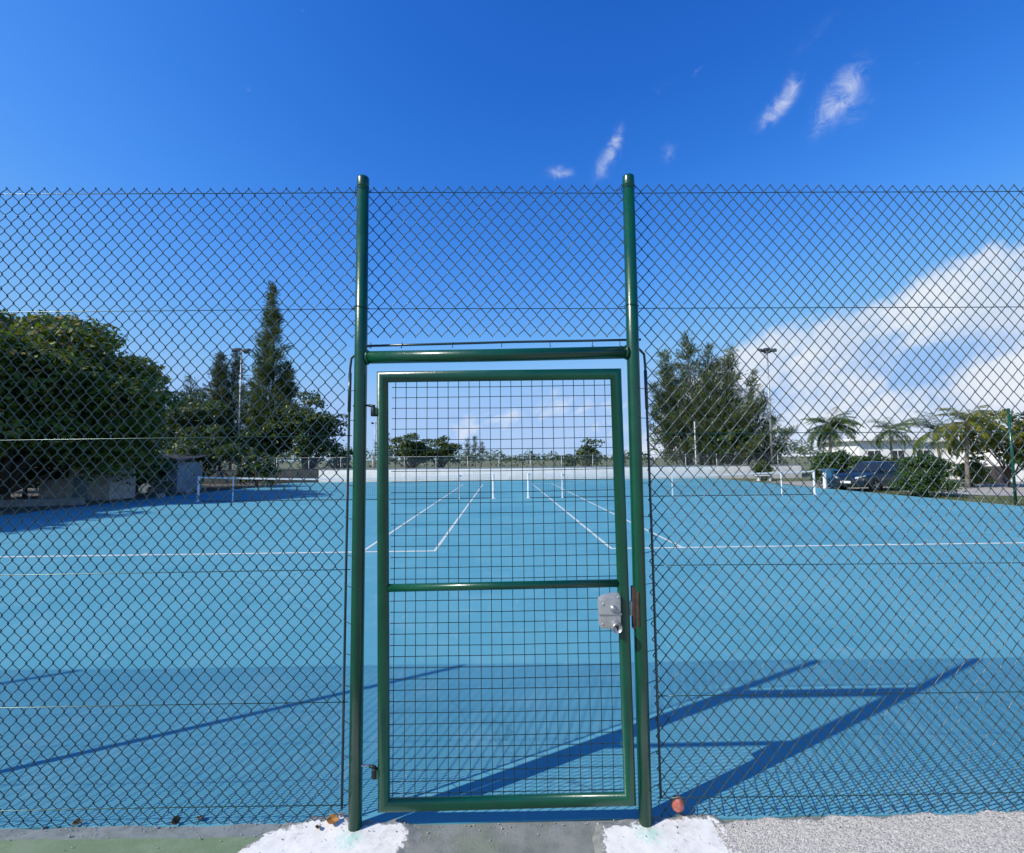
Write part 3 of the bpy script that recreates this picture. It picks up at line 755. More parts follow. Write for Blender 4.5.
def broad_tree(name, label, cat, base, H, rx, ry, z0, ncl, per, size, m, seed, asp=.5, cr=(.22, .36), trunk=.22, group=None, flat=1., lean=(0, 0), shell=.5):
    rg = np.random.default_rng(seed); o = thing(name, label, cat, base, 0, group)
    zc = (z0 + H)/2; rz = (H - z0)/2; cl = []
    while len(cl) < ncl:
        d = unit(rg.normal(size=3)); 
        if d[2] < -.75: continue
        q = rg.uniform(shell, .93); r = rg.uniform(*cr)*min(rx, ry)
        c = np.array([lean[0] + d[0]*rx*q, lean[1] + d[1]*ry*q, zc + d[2]*rz*q*flat])
        cl.append((c, np.array([r, r, r*.62])))
    g = MB(); clumps_leaves(g, cl, per, size, asp, rg); g.build('crown', m, o)
    g = MB(); fork = np.array([lean[0]*.4, lean[1]*.4, max(.5, z0*.85)])
    limb(g, (0, 0, -.2), fork, trunk*1.3, trunk*.9, rg, 9, 5, .04)
    for c, r in cl[::max(1, len(cl)//14)]: limb(g, fork, c, trunk*.55, .02, rg, 6, 5, .08)
    g.build('trunk', M['bark'], o, smooth=True)
    return o
def casuarina(name, label, base, stems, m, seed, group=None, dens=1., tuft=.34, pe=.85, elr=(.35, 1.0), lr=(.35, 1.25)):
    """stems: (dx, dy, height, radius at the base of the crown, crown start, topx, topy)"""
    rg = np.random.default_rng(seed); o = thing(name, label, 'tree', base, 0, group)
    gt = MB(); P = []; Dv = []
    for (dx, dy, h, rad, cz, tx, ty) in stems:
        b = np.array([dx, dy, -.2]); tp = np.array([dx+tx, dy+ty, h])
        limb(gt, b, tp, .05 + h*.011, .015, rg, 7, 8, .012)
        nb = int(h*9*dens)
        for _ in range(nb):
            u = rg.random()**.85; z = cz + (h-cz)*u; f = (z+.2)/(h+.2); c = b + (tp-b)*f
            L_ = rad*((1-u)**pe)*rg.uniform(*lr) + .16
            a = rg.random()*2*math.pi; el = rg.uniform(*elr)
            d = np.array([math.cos(a)*math.cos(el), math.sin(a)*math.cos(el), math.sin(el)])
            e = c + d*L_
            if L_ > .7: limb(gt, c, e, .022, .006, rg, 4, 3, .05)
            nt_ = int(30*L_*dens) + 7
            t_ = rg.uniform(.15, 1.05, nt_)[:, None]
            P.append(c + (e-c)*t_ + rg.normal(size=(nt_, 3))*.13)
            Dv.append(d*.9 + rg.normal(size=(nt_, 3))*.42 + np.array([0, 0, .25]))
    P = np.vstack(P); D_ = unit(np.vstack(Dv)); n = len(P)
    side = unit(np.cross(D_, rg.normal(size=(n, 3)))); L_ = (tuft*rg.uniform(.5, 1.4, n))[:, None]; w = .032*rg.uniform(.6, 1.3, n)[:, None]
    V = np.stack([P, P + D_*L_*.5 + side*w, P + D_*L_ - np.array([0, 0, .04]), P + D_*L_*.5 - side*w], 1).reshape(-1, 3)
    g = MB(); g.add(V, np.arange(n*4).reshape(n, 4)); g.build('crown', m, o)
    gt.build('trunk', M['bark'], o, smooth=True)
    return o
def palm(label, base, h, fl, nf, m, seed, lean=(0, 0), group=None, trunk=.13):
    rg = np.random.default_rng(seed); o = thing('palm_tree', label, 'palm', base, 0, group)
    top = np.array([lean[0], lean[1], h]); g = MB()
    ts = np.linspace(0, 1, 9)
    g.tube([(lean[0]*t_**1.6, lean[1]*t_**1.6, -.2 + (h+.2)*t_) for t_ in ts], [trunk*(1.35 - .6*t_ + .06*(i % 2)) for i, t_ in enumerate(ts)], 10)
    g.build('trunk', M['palmbark'], o, smooth=True)
    g = MB()
    for i in range(nf):
        a = i*2.399 + rg.uniform(-.2, .2); e0 = rg.uniform(-.55, 1.35); L_ = fl*rg.uniform(.8, 1.1); k = 13
        pts = []; p = top.copy(); e = e0
        for j in range(k):
            pts.append(p.copy()); p = p + np.array([math.cos(a)*math.cos(e), math.sin(a)*math.cos(e), math.sin(e)])*L_/k; e -= rg.uniform(.10, .17)
        pts = np.array(pts); g.tube(pts, np.linspace(.018, .004, k), 4, caps=False)
        side = np.array([-math.sin(a), math.cos(a), 0])
        for j in np.linspace(1.5, k-1.02, 34):
            q = int(j); c = pts[q] + (pts[min(q+1, k-1)] - pts[q])*(j-q); tdir = unit(pts[min(q+1, k-1)] - pts[q-1]); ll = fl*.24*math.sin(math.pi*min(.98, .14 + .86*(j/(k-1))))*rg.uniform(.8, 1.1)
            for s in (-1, 1):
                d = unit(side*s*.85 + tdir*.55 + np.array([0, 0, -.35]) + rg.normal(size=3)*.12); w = unit(np.cross(d, np.array([0, 0, 1.])))*.028 + np.array([0, 0, .006])
                g.add([c, c + d*ll*.5 + w, c + d*ll, c + d*ll*.5 - w], [(0, 1, 2, 3)])
    g.build('crown', m, o)
    return o

# left: the big almond trees
broad_tree('almond_tree', 'huge dark broadleaf tree with reddish leaf tips at the left picture edge', 'tree', (-21.9, 20.5, -.05), 8.8, 6.2, 5.8, -.6, 330, 300, .135, M['almond'], 11, .52, (.10, .27), .30, 'broadleaf trees left of the courts', shell=.35)
broad_tree('almond_tree', 'dark broadleaf tree whose shade falls on the near left court edge', 'tree', (-23.6, 10.0, -.05), 8.8, 5.0, 4.8, 2.0, 80, 150, .17, M['almond'], 12, .52, (.20, .32), .3, 'broadleaf trees left of the courts')
for lab, x, y, h, r, sd in (('dark undergrowth bush behind the ruined concrete hut', -20.6, 26.2, 3.6, 2.4, 71), ('dark undergrowth bush at the far left under the huge tree', -25.5, 25.0, 3.2, 2.6, 72),
                            ('dark undergrowth bush behind the blue grey shack', -21.0, 32.0, 4.4, 2.8, 73), ('dark bush right of the blue grey shack', -16.9, 31.5, 2.6, 1.5, 74), ('dark undergrowth bush beside the trunk of the huge tree', -27.5, 22.5, 3.4, 2.6, 76), ('dark undergrowth mass far behind the huge tree trunk', -26.5, 31.0, 4.2, 3.2, 77), ('dark undergrowth bush behind the low kerb wall', -31.0, 29.0, 3.6, 3.0, 78), ('olive bushy tree filling the gap right of the huge tree', -26.5, 39.0, 8.2, 3.6, 75)):
    broad_tree('undergrowth_bush', lab, 'bush', (x, y, -.05), h, r, r*.8, -.3, 46, 190, .13, M['scrub'], sd, .5, (.26, .40), .1, 'undergrowth left of the courts', shell=.3)
# left back: casuarinas and bushy trees
casuarina('casuarina_tree', 'tall narrow pointed casuarina rising behind the left court', (at(268, 42), 42, -.05),
          [(0, 0, 17.6, 3.5, 2.2, .1, 0), (.5, .4, 10.5, 2.6, 2, .9, .2), (-.6, .3, 9.0, 2.4, 2, -.8, .1)], M['casu'], 21, 'casuarina trees', 1.7, .40, 1.15)
casuarina('casuarina_tree', 'shorter blunt grey green casuarina left of the tall pointed one', (at(222, 45), 45, -.05),
          [(-.6, 0, 12.0, 2.0, 3, .2, 0), (.7, .3, 12.2, 1.9, 3, .2, 0), (0, -.4, 10.6, 2.0, 2.5, .0, 0)], M['casu2'], 22, 'casuarina trees', 1.3, .40)
casuarina('casuarina_tree', 'small wispy casuarina tip beside the huge broadleaf tree', (at(187, 46), 46, -.05),
          [(0, 0, 10.0, 1.5, 3, .1, 0), (.8, .2, 8.8, 1.3, 3, .2, 0)], M['casu2'], 23, 'casuarina trees', 1.0, .40)
BG = 'bushy trees behind the courts'
broad_tree('bushy_tree', 'bushy dark tree between the huge broadleaf tree and the left light pole', 'tree', (at(196, 41.5), 41.5, -.05), 7.6, 4.6, 3.0, .4, 80, 190, .15, M['scrub'], 31, .5, (.24, .38), .2, BG, shell=.3)
broad_tree('bushy_tree', 'bushy dark tree at the foot of the tall pointed casuarina', 'tree', (at(262, 40.6), 40.6, -.05), 6.6, 3.0, 2.4, .3, 46, 190, .15, M['scrub'], 32, .5, (.26, .40), .18, BG, shell=.3)
broad_tree('bushy_tree', 'round dark bushy tree just left of the gate post', 'tree', (at(305, 41), 41, -.05), 8.0, 4.0, 2.8, .4, 80, 190, .15, M['scrub'], 33, .5, (.24, .38), .2, BG, shell=.3)
broad_tree('bushy_tree', 'low green bush beside the left gate post beyond the wall', 'bush', (at(340, 41), 41, -.05), 3.6, 1.3, 1.3, .2, 22, 190, .13, M['bush'], 34, .5, (.3, .45), .1, BG, shell=.3)
# seen through the gate
broad_tree('bushy_tree', 'dark rounded tree seen through the left side of the gate panel', 'tree', (at(411, 60), 60, -.05), 5.5, 3.2, 2.6, .3, 50, 150, .18, M['scrub'], 35, .5, (.24, .38), .2, BG, shell=.3)
broad_tree('bushy_tree', 'smaller dark tree right of the rounded one seen through the gate panel', 'tree', (at(441, 61), 61, -.05), 5.0, 2.6, 2.4, .3, 42, 150, .18, M['scrub'], 36, .5, (.24, .38), .2, BG, shell=.3)
broad_tree('bushy_tree', 'small open crowned tree seen through the right side of the gate panel', 'tree', (at(587, 46), 46, -.05), 3.9, 1.75, 1.6, .6, 26, 130, .17, M['scrub'], 37, .45, (.24, .42), .1, BG, shell=.2)
broad_tree('bushy_tree', 'low dark shrub behind the mesh fence beside the small open tree', 'bush', (at(570, 47), 47, -.05), 2.6, 1.3, 1.2, .2, 16, 140, .15, M['scrub'], 38, .45, (.28, .45), .07, BG, shell=.2)
casuarina('casuarina_tree', 'pale wispy casuarina seen at the left edge of the gate panel', (at(381, 72), 72, -.05), [(0, 0, 7.6, 1.4, 1, .3, 0), (.8, 0, 6.3, 1.2, 1, -.2, 0)], M['casu2'], 24, 'casuarina trees', .9, .45)
casuarina('casuarina_tree', 'tiny far casuarina seen through the middle of the gate panel', (at(473, 95), 95, -.05), [(-1.2, 0, 5.6, 1.0, 1, .1, 0), (.4, 0, 6.0, 1.0, 1, 0, 0), (1.6, 0, 5.0, .9, 1, .2, 0)], M['casu2'], 25, 'casuarina trees', .8, .5)
# right: wide many-stemmed casuarina
ST = [(0, 0, 13.0, 2.7, 1.6, -1.3, 0), (.9, .5, 11.7, 2.2, 1.6, .1, 0), (1.6, .2, 10.6, 2.1, 1.5, 1.1, 0), (-1.0, .3, 10.2, 1.9, 2.0, -2.3, .2), (2.4, -.4, 9.0, 2.1, 1.2, 2.0, 0),
      (-1.4, -.3, 8.2, 1.6, 1.8, -2.9, 0), (3.0, .4, 7.2, 2.0, 1.0, 2.9, 0), (.6, -.7, 9.2, 2.3, 1.0, .1, -.4), (3.0, .0, 5.2, 2.3, .6, 3.6, 0), (-1.0, -.6, 6.0, 1.5, 1.2, -3.8, 0),
      (.3, -.5, 7.6, 2.3, .6, -.9, -.5), (1.9, -.6, 6.6, 2.2, .6, .9, -.4), (-.5, .6, 11.4, 1.4, 4.0, -2.6, .2), (1.2, -.2, 11.4, 1.3, 4.0, 1.5, .1), (-1.2, .2, 4.4, 1.4, .8, -3.4, 0), (3.4, .3, 4.0, 1.8, .6, 4.8, 0)]
casuarina('casuarina_tree', 'wide many stemmed casuarina with feathery tops right of the gate', (at(703, 42), 42, -.05), ST, M['casu'], 26, 'casuarina trees', .90, .52, 1.0, (.15, 1.15), (.12, 2.1))
broad_tree('bushy_tree', 'dark green shrub tree in front of the wide casuarina with bare lower stems', 'tree', (at(730, 40.8), 40.8, -.05), 4.4, 2.6, 1.8, .9, 34, 180, .14, M['bush'], 39, .5, (.26, .40), .12, BG, shell=.3)
broad_tree('bushy_tree', 'dark shrub at the right foot of the wide casuarina', 'bush', (at(765, 41.5), 41.5, -.05), 3.8, 1.8, 1.5, .5, 24, 180, .14, M['scrub'], 43, .5, (.26, .42), .1, BG, shell=.3)

def bush(label, base, rx, ry, h, per, size, m, seed, group='garden bushes right of the courts'):
    rg = np.random.default_rng(seed); o = thing('bush', label, 'bush', base, 0, group); g = MB(); cl = []
    for _ in range(90):
        d = unit(rg.normal(size=3)); d[2] = abs(d[2])
        q = rg.uniform(.30, .80); r = rg.uniform(.20, .30)
        cl.append((np.array([d[0]*rx*q, d[1]*ry*q, h*.40 + d[2]*h*.42*(q/.8) - (.28*h if rg.random() < .35 else 0)]), np.array([r*rx, r*ry, r*h*.55])))
    clumps_leaves(g, cl, per, size, .5, rg, .35); g.build('foliage', m, o)
    g = MB()
    for _ in range(9): limb(g, (rg.normal()*.08, rg.normal()*.08, -.1), (rg.normal()*rx*.45, rg.normal()*ry*.45, h*.6), .03, .008, rg, 5, 4, .1)
    g.build('stems', M['bark'], o, smooth=True); return o
bush('large dense green bush in front of the dark car near the right edge', (at(921, 20.6), 20.6, -.03), 1.40, 1.3, 2.05, 1900, .05, M['bush'], 51)
bush('small round clipped bush at the corner of the white wall', (at(761, 35.5), 35.5, -.03), .90, .85, 1.60, 1100, .07, M['scrub'], 52)
bush('tall hedge bush behind the front of the dark car', (at(832, 27.5), 27.5, -.03), 1.5, 1.3, 2.45, 600, .09, M['bush'], 53)
bush('hedge bush behind the middle of the dark car', (at(866, 28), 28, -.03), 1.7, 1.3, 2.0, 600, .09, M['bush'], 54)
bush('hedge bush behind the tail of the dark car and the dense bush', (at(905, 27), 27, -.03), 1.8, 1.3, 2.0, 600, .09, M['scrub'], 55)
bush('straggling bush against the brown wall by the yellow palms', (at(968, 26), 26, -.03), 1.0, .9, 1.7, 600, .08, M['scrub'], 56)

PG = 'palms right of the courts'
palm('green palm standing above the hedge behind the car', (at(829, 33), 33, -.05), 3.8, 2.3, 56, M['palm'], 61, (.1, 0), PG, .09)
palm('far low palm over the white building roof', (at(891, 47), 47, -.05), 4.2, 2.7, 32, M['palm'], 62, (-.1, 0), PG, .10)
palm('yellowing palm left of the two near the right picture edge', (at(964, 25), 25, -.05), 3.4, 2.3, 34, M['yellowpalm'], 63, (.2, 0), PG, .08)
palm('drooping pale palm beside the dense bush', (at(940, 30), 30, -.05), 3.3, 2.5, 28, M['palm'], 64, (-.3, 0), PG, .08)
broad_tree('bushy_tree', 'yellow green broadleaf tree at the right picture edge', 'tree', (at(1006, 25.5), 25.5, -.05), 4.5, 2.0, 1.7, .5, 70, 170, .14, M['yellowpalm'], 41, .5, (.2, .34), .07, BG, shell=.25)
broad_tree('bushy_tree', 'green broadleaf tree partly beyond the right picture edge', 'tree', (at(1048, 24), 24, -.05), 4.2, 2.0, 1.7, .5, 70, 170, .14, M['bush'], 42, .5, (.2, .34), .07, BG, shell=.25)

# far vegetation: one mass to the horizon
rg = np.random.default_rng(77); g = MB(); cl = []
for x in np.arange(-190, 230, 1.7):
    y = 105 + rg.uniform(-8, 14) + abs(x)*.05
    h = 1.7 + 1.2*abs(math.sin(x*.13)+.5*math.sin(x*.41)) + rg.uniform(0, .9) + (2.0 if x < -25 or x > 45 else 0)
    cl.append((np.array([x, y, h*.45]), np.array([1.9, 1.6, h*.62])))
clumps_leaves(g, cl, 36, .34, .5, rg)
tag(g.build('treeline', M['scrub']), kind='stuff')
# verge grass at the right
n = 9000; P = np.c_[rg.uniform(17.0, 27, n), rg.uniform(12, 27, n), np.full(n, -.035)]
keep = (P[:, 0] > 17.3 - .0228*P[:, 1] + .35*rg.random(n)) & ~((P[:, 0] > 18.9) & (P[:, 1] > 19.6)); P = P[keep]; n = len(P)
a = rg.uniform(0, 6.28, n); h = rg.uniform(.05, .20, n); lean = rg.normal(size=(n, 2))*.06; w = np.c_[np.cos(a), np.sin(a), np.zeros(n)]*.008
tip = P + np.c_[lean, h]
g = MB(); g.add(np.stack([P-w, P+w, tip], 1).reshape(-1, 3), np.arange(n*3).reshape(n, 3))
tag(g.build('grass', M['grassblade']), kind='stuff')

# ------------------------------------------------------------------ poles
def light_pole(label, px, Y, top_py, base=(.07, .045), heads=4, white=None):
    X = at(px, Y); H = hz(px, top_py, Y)
    o = thing('light_pole', label, 'light pole', (X, Y, -.05), 0, 'floodlight poles behind the courts')
    g = MB(); g.tube([(0, 0, 0), (0, 0, H*.5), (0, 0, H)], [base[0], (base[0]+base[1])/2, base[1]], 12); g.build('pole', M['galvpole'], o, smooth=True)
    g = MB(); g.tube([(-.55, 0, H-.05), (.55, 0, H-.05)], .03, 8); g.tube([(0, -.4, H-.05), (0, .4, H-.05)], .03, 8); g.build('crossarm', M['galvpole'], o, smooth=True)
    for dx, dy, a in ((-.5, -.05, .5), (.5, -.05, -.5), (-.15, -.35, .15), (.2, .35, 2.8))[:heads]:
        Mx = Matrix.Translation((dx, dy, H-.12)) @ Matrix.Rotation(a, 4, 'Z') @ Matrix.Rotation(R(35), 4, 'X')
        g = MB(); A = np.array(Mx)
        v = np.array([(sx*.26*k, sy*.19*k, z) for z, k in ((-.10, .96), (.0, 1.), (.10, .6)) for sx, sy in ((-1,-1),(1,-1),(1,1),(-1,1))])
        v = v @ A[:3, :3].T + A[:3, 3]
        g.add(v, [(0,3,2,1),(8,9,10,11)] + [(l*4+i, l*4+(i+1) % 4, (l+1)*4+(i+1) % 4, (l+1)*4+i) for l in (0, 1) for i in range(4)])
        f = g.build('floodlight', M['lamp'], o, bevel=.01)
        v = np.array([(sx*.22, sy*.155, -.104) for sx, sy in ((-1,-1),(1,-1),(1,1),(-1,1))] + [(sx*.22, sy*.155, -.112) for sx, sy in ((-1,-1),(1,-1),(1,1),(-1,1))]) @ A[:3, :3].T + A[:3, 3]
        g = MB(); g.add(v, [(0,1,2,3),(7,6,5,4),(0,4,5,1),(1,5,6,2),(2,6,7,3),(3,7,4,0)]); g.build('lens', M['lens'], f)
    return o
light_pole('tall slim floodlight pole in front of the casuarinas left of the gate', 238.5, 39.3, 347, (.075, .045))
light_pole('tall floodlight pole right of the wide casuarina', 771, 39.3, 347, (.10, .055))
light_pole('bare far floodlight pole seen between left gate post and gate leaf', 375, 85, 422, (.12, .07), 2)
g = MB(); g.tube([(0, 0, 0), (0, 0, hz(695, 422, 39.3)+.05)], .045, 10); g.lathe([(.055, hz(695, 422, 39.3)+.05), (.055, hz(695, 422, 39.3)+.09), (.01, hz(695, 422, 39.3)+.11)], 10)
tag(g.build('pole', M['white'], loc=(at(695, 39.3), 39.3, -.05)), 'short plain white pole in front of the wide casuarina', 'pole')
# side fence post at the right edge
o = thing('fence_post', 'slim dark fence post standing in the grass at the right picture edge', 'post', (at(1010.5, 16.6), 16.6, -.05), 0)
MB().tube([(0, 0, 0), (0, 0, 3.35)], .042, 12).build('post_tube', M['green'], o, smooth=True)
MB().lathe([(.045, 3.34), (.045, 3.37), (.02, 3.39), (.001, 3.392)], 12).build('post_cap', M['green'], o, smooth=True)

# ------------------------------------------------------------------ small buildings on the left under the trees
hut = thing('concrete_hut', 'ruined grey concrete hut with pale blue door under the huge tree', 'hut', (-22.2, 22.4, -.04), .06)
prof = [(0, 0), (3.15, 0), (3.15, 1.25), (2.95, 1.62), (2.5, 1.70), (1.6, 1.66), (1.35, 1.60), (1.3, 1.05), (.0, .98)]
g = MB(); n = len(prof); V = [(x, 0, z) for x, z in prof] + [(x, 1.7, z) for x, z in prof]
g.add(V, [(i, (i+1) % n, n+(i+1) % n, n+i) for i in range(n)]); g.f.append([tuple(range(n))]); g.f.append([tuple(range(n, 2*n))[::-1]])
g.build('wall', M['oldwall'], hut)
g = MB(); g.box((1.55, -.03, .02), (2.2, -.002, 1.15)); d = g.build('door', M['bluedoor'], hut, bevel=.005)
MB().tube([(2.1, -.03, .6), (2.1, -.07, .6), (2.1, -.07, .7)], .012, 6).build('handle', M['dark'], d)
g = MB(); g.box((1.47, -.05, .0), (1.53, -.003, 1.22)); g.box((2.22, -.05, .0), (2.28, -.003, 1.22)); g.box((1.531, -.05, 1.16), (2.219, -.003, 1.22)); g.build('door_frame', M['oldwall'], hut)
shack = thing('shack', 'low blue grey shack with dark sheet roof behind the left net post', 'shack', (-23.7, 27.6, -.04), .04)
g = MB(); g.box((0, 0, 0), (4.2, 2.4, 1.75)); g.build('wall', M['bluewall'], shack, bevel=.01)
g = MB(); g.add([(-.3, -.4, 1.753), (4.6, -.4, 1.753), (4.6, 2.8, 2.20), (-.3, 2.8, 2.20), (-.3, -.4, 1.80), (4.6, -.4, 1.80), (4.6, 2.8, 2.25), (-.3, 2.8, 2.25)], [(0,3,2,1),(4,5,6,7),(0,1,5,4),(1,2,6,5),(2,3,7,6),(3,0,4,7)])
g.build('roof', M['roofsheet'], shack)
g = MB(); g.box((2.35, -.02, .75), (3.6, -.003, 1.45)); w = g.build('window', M['glassdark'], shack)
g = MB(); g.box((2.28, -.05, .68), (3.67, -.003, .748)); g.box((2.28, -.05, 1.452), (3.67, -.003, 1.52)); g.box((2.28, -.05, .75), (2.348, -.003, 1.45)); g.box((3.602, -.05, .75), (3.67, -.003, 1.45)); g.build('frame', M['white'], w)
g = MB(); g.box((.7, -.03, .02), (1.5, -.003, 1.62)); g.build('door', M['bluedoor'], shack, bevel=.005)
g = MB(); g.poly([(-26.5, 17.4), (-18.2, 20.2), (-18.25, 20.42), (-26.6, 17.65)], -.04, .26)
tag(g.build('low_kerb', M['concrete']), 'low concrete kerb wall left of the ruined hut', 'kerb')
g = MB(); r_ = np.random.default_rng(5)
for lab, x, y, s in (('pale broken concrete block lying right of the ruined hut', -17.35, 23.6, .22), ('small pale rock beside the blue grey shack', -17.75, 26.2, .26)):
    bm = bmesh.new(); bmesh.ops.create_icosphere(bm, subdivisions=3, radius=s)
    for v in bm.verts:
        d = v.co.normalized(); v.co *= .8 + .25*math.sin(d.x*4+x)*math.sin(d.y*5) + .12*math.sin(d.z*7+y); v.co.z *= .7
    me = bpy.data.meshes.new('rock'); bm.to_mesh(me); bm.free(); me.materials.append(M['stone'])
    o = bpy.data.objects.new('rock', me); COL.objects.link(o); o.location = (x, y, .08); tag(o, lab, 'rock', 'rocks at the left court edge')

# ------------------------------------------------------------------ right background buildings
def bldg(label, loc, rz, w, d, h, roof_over, wins, name='white_building'):
    o = thing(name, label, 'building', loc, rz)
    g = MB(); g.box((0, 0, 0), (w, d, h)); g.build('wall', M['building'], o, bevel=.02)
    g = MB(); g.box((-roof_over, -roof_over, h+.003), (w+roof_over, d+roof_over, h+.28)); g.build('roof', M['building'], o, bevel=.03)
    for x0, x1, z0, z1 in wins:
        g = MB(); g.box((x0, -.02, z0), (x1, -.003, z1)); f = g.build('window', M['glassdark'], o)
        g = MB(); g.box((x0-.07, -.07, z0-.08), (x1+.07, -.003, z0-.002)); g.build('sill', M['building'], f)
        g = MB(); g.box(((x0+x1)/2-.03, -.05, z0), ((x0+x1)/2+.03, -.021, z1)); g.build('frame', M['white'], f)
    return o
bldg('long low white building with flat roof beyond the hedge', (at(858, 55), 55, -.05), -.05, 9.5, 7, 3.45, .6, [(1, 2.4, 1.1, 2.3), (3.6, 5, 1.1, 2.3), (6.4, 7.8, 1.1, 2.3)])
bldg('white building with pillars at the right picture edge', (at(1001, 31), 31, -.05), -.12, 12, 6, 2.75, .5, [(.9, 2.0, .9, 2.0), (3.4, 4.6, .9, 2.0)])
g = MB(); g.box((0, 0, 0), (6.3, .25, 1.35)); o = g.build('garden_wall', M['render'], loc=(at(905, 34), 34, -.05)); tag(o, 'white sunlit garden wall beyond the drooping palm', 'wall')
g = MB(); g.box((0, 0, 0), (2.4, .3, 1.05)); o = g.build('stone_wall', M['brownwall'], bevel=.02, loc=(at(966, 28.5), 28.5, -.03)); tag(o, 'low brown stone wall under the yellowing palm', 'wall')
g = MB(); g.tube([(0, 0, 0), (0, 0, .75)], .09, 14); g.lathe([(.10, .75), (.09, .82), (.05, .86), (.001, .87)], 14); o = g.build('bollard', M['white'], loc=(at(822.5, 25.5), 25.5, -.03)); tag(o, 'short white bollard beside the blue bin', 'bollard')
# bin
o = thing('bin', 'blue plastic wheelie bin between bollard and dark car', 'bin', (at(829, 25.8), 25.8, -.03), .2)
g = MB(); V = [(sx*k, sy*k*1.1, z) for z, k in ((.08, .21), (.95, .27)) for sx, sy in ((-1,-1),(1,-1),(1,1),(-1,1))]
g.add(V, [(0,3,2,1),(4,5,6,7),(0,1,5,4),(1,2,6,5),(2,3,7,6),(3,0,4,7)]); g.build('body', M['bin'], o, bevel=.02)
g = MB(); g.add([(-.29,-.34,.953),(.29,-.34,.953),(.29,.32,.953),(-.29,.32,.953),(-.26,-.30,1.03),(.26,-.30,1.03),(.26,.30,1.07),(-.26,.30,1.07)], [(0,3,2,1),(4,5,6,7),(0,1,5,4),(1,2,6,5),(2,3,7,6),(3,0,4,7)]); g.build('lid', M['bin'], o, bevel=.015)
for s in (-1, 1):
    g = MB(); g.lathe([(.10, -.025), (.10, .025)], 16, Matrix.Translation((s*.24, .22, .10)) @ Matrix.Rotation(math.pi/2, 4, 'Y')); g.build('wheel', M['rubber'], o)
# bench
o = thing('bench', 'low white concrete bench in front of the round bush', 'bench', (at(762, 34.3), 34.3, -.03), CY)
g = MB(); g.box((-.55, -.2, .36), (.55, .2, .44)); g.build('seat', M['white'], o, bevel=.015)
for s in (-1, 1): g = MB(); g.box((s*.4-.05, -.16, 0), (s*.4+.05, .16, .358)); g.build('leg', M['white'], o, bevel=.01)

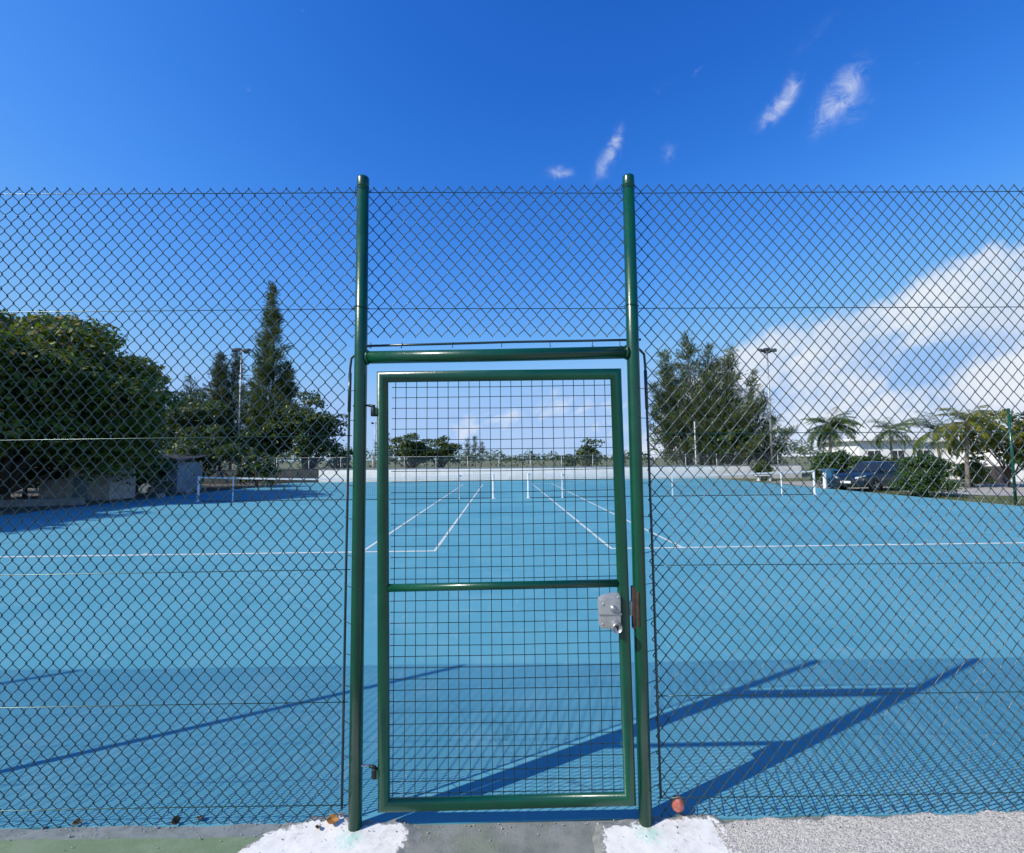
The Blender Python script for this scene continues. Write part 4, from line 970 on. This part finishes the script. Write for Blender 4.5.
# ------------------------------------------------------------------ the car
def make_car():
    X, Y = 18.6, 24.4
    o = thing('parked_car', 'dark blue family car parked facing left behind the dense bush', 'car', (X, Y, -.028), math.atan2(-.30, -.954))
    # local: +x forward, y left, z up.  length 4.25, width 1.74
    low = [(2.08, .30), (2.13, .48), (2.09, .66), (1.98, .76), (1.45, .87), (1.00, .94), (-1.75, .97), (-2.05, .93), (-2.12, .66), (-2.10, .32), (-1.9, .22), (1.9, .22)]
    def loft(prof, slices, name, m, sm=True):
        n = len(prof); cx = sum(p[0] for p in prof)/n; cz = sum(p[1] for p in prof)/n; V = []
        for y, kx, kz in slices: V += [(cx+(x-cx)*kx, y, cz+(z-cz)*kz) for x, z in prof]
        F = [(i*n+j, i*n+(j+1) % n, (i+1)*n+(j+1) % n, (i+1)*n+j) for i in range(len(slices)-1) for j in range(n)]
        g = MB(); g.add(V, F); g.f.append([tuple(range(n))[::-1]]); g.f.append([tuple(range((len(slices)-1)*n, len(slices)*n))])
        ob = g.build(name, m, o, smooth=False)
        bm = bmesh.new(); bm.from_mesh(ob.data); bmesh.ops.recalc_face_normals(bm, faces=bm.faces); bm.to_mesh(ob.data); bm.free()
        ob.data.polygons.foreach_set('use_smooth', np.ones(len(ob.data.polygons), bool)); ob.data.set_sharp_from_angle(angle=R(38))
        return ob
    body = loft(low, [(-.87, .93, .86), (-.85, .97, .95), (-.72, .992, .985), (-.4, 1, 1), (.4, 1, 1), (.72, .992, .985), (.85, .97, .95), (.87, .93, .86)], 'body', M['carpaint'])
    cab = [(1.00, .93), (.30, 1.40), (.0, 1.45), (-1.2, 1.45), (-1.75, 1.36), (-2.02, .95)]
    def cabin():
        V = []; n = len(cab)
        for y in (-1, 1):
            for x, z in cab: V.append((x, y*(.80 - .20*(z-.93)/.52), z))
        g = MB(); g.add(V, [(i, (i+1) % n, n+(i+1) % n, n+i) for i in range(n)]); g.f.append([tuple(range(n))[::-1]]); g.f.append([tuple(range(n, 2*n))])
        ob = g.build('roof', M['carpaint'], o, bevel=.04)
        bm = bmesh.new(); bm.from_mesh(ob.data); bmesh.ops.recalc_face_normals(bm, faces=bm.faces); bm.to_mesh(ob.data); bm.free(); return ob
    cabin()
    hy = lambda z: .80 - .20*(z-.93)/.52
    def slab(pts, off, name, m):
        P = [Vector(p) for p in pts]; nn = (P[1]-P[0]).cross(P[2]-P[0]).normalized()
        g = MB(); k = len(P); g.add([p - nn*.02 for p in P] + [p + nn*off for p in P], [(i, (i+1) % k, k+(i+1) % k, k+i) for i in range(k)]); g.f.append([tuple(range(k))[::-1]]); g.f.append([tuple(range(k, 2*k))])
        return g.build(name, m, o)
    ws = lambda t_, s: (1.00 - .70*t_, s*(hy(.93 + .47*t_) - .08), .93 + .47*t_)
    slab([ws(.10, -1), ws(.10, 1), ws(.90, 1), ws(.90, -1)], .012, 'windscreen', M['glassdark'])
    for s in (-1, 1):
        for (xa, xb, xc, xd) in ((.86, -.30, -.30, .32), (-.38, -1.25, -1.22, -.38), (-1.33, -1.88, -1.68, -1.30)):
            q = [(xa, s*hy(.99), .99), (xb, s*hy(.99), .99), (xc, s*hy(1.36), 1.36), (xd, s*hy(1.36), 1.36)]
            slab(q if s < 0 else q[::-1], .010, 'side_window', M['glassdark'])
        for x in (1.32, -1.28):
            Mx = Matrix.Translation((x, s*.80, .31)) @ Matrix.Rotation(math.pi/2, 4, 'X')
            w = MB().lathe([(.20, -.10), (.29, -.10), (.315, -.07), (.315, .07), (.29, .10), (.20, .10)], 28, Mx).build('wheel', M['rubber'], o, smooth=False)
            g = MB(); g.lathe([(.20, -.085), (.19, -.095), (.06, -.09), (.05, -.105), (.001, -.106), (.05, .105), (.06, .09), (.19, .095), (.20, .085)], 20, Mx)
            for k in range(5):
                a = k*2*math.pi/5
                for sy in (-.1, .1): g.obox((x + .12*math.cos(a), s*.80 + sy, .31 + .12*math.sin(a)), (.08*math.cos(a), 0, .08*math.sin(a)), (0, .008, 0), (-.02*math.sin(a), 0, .02*math.cos(a)))
            g.build('rim', M['alloy'], w)
        g = MB(); V = [(2.06, s*.40, .60), (1.98, s*.72, .62), (1.78, s*.83, .68), (1.84, s*.80, .79), (2.0, s*.66, .755), (2.07, s*.42, .70)]
        cen = np.mean(V, 0); V2 = [tuple(cen + (np.array(v)-cen)*.9 + np.array([.06, s*.03, .015])) for v in V]; k = 6
        g.add(V + V2, [(i, (i+1) % k, k+(i+1) % k, k+i) for i in range(k)]); g.f.append([tuple(range(k, 2*k))]); g.build('headlight', M['headlight'], o)
        g = MB(); g.obox((.72, s*.93, 1.00), (.06, 0, 0), (0, .09, 0), (0, 0, .06)); g.build('mirror', M['carpaint'], o, bevel=.02)
        for x in (1.32, -1.28):
            MB().tube([(x + .35*math.cos(a), s*.862, .31 + .35*math.sin(a)) for a in np.linspace(0, math.pi, 13)], .03, 6).build('wheel_arch', M['plastic'], o, smooth=True)
        for x in (.35, -.55):
            g = MB(); g.obox((x, s*.882, .80), (.09, 0, 0), (0, .012, 0), (0, 0, .016)); g.build('door_handle', M['carpaint'], o, bevel=.004)
    g = MB(); g.box((2.05, -.50, .34), (2.15, .50, .54)); g.build('grille', M['plastic'], o, bevel=.02)
    g = MB(); g.box((2.152, -.26, .40), (2.165, .26, .51)); g.build('number_plate', M['white'], o)
    g = MB(); g.box((-2.16, -.78, .30), (-2.06, .78, .55)); g.build('rear_bumper', M['plastic'], o, bevel=.03)
    return o
make_car()
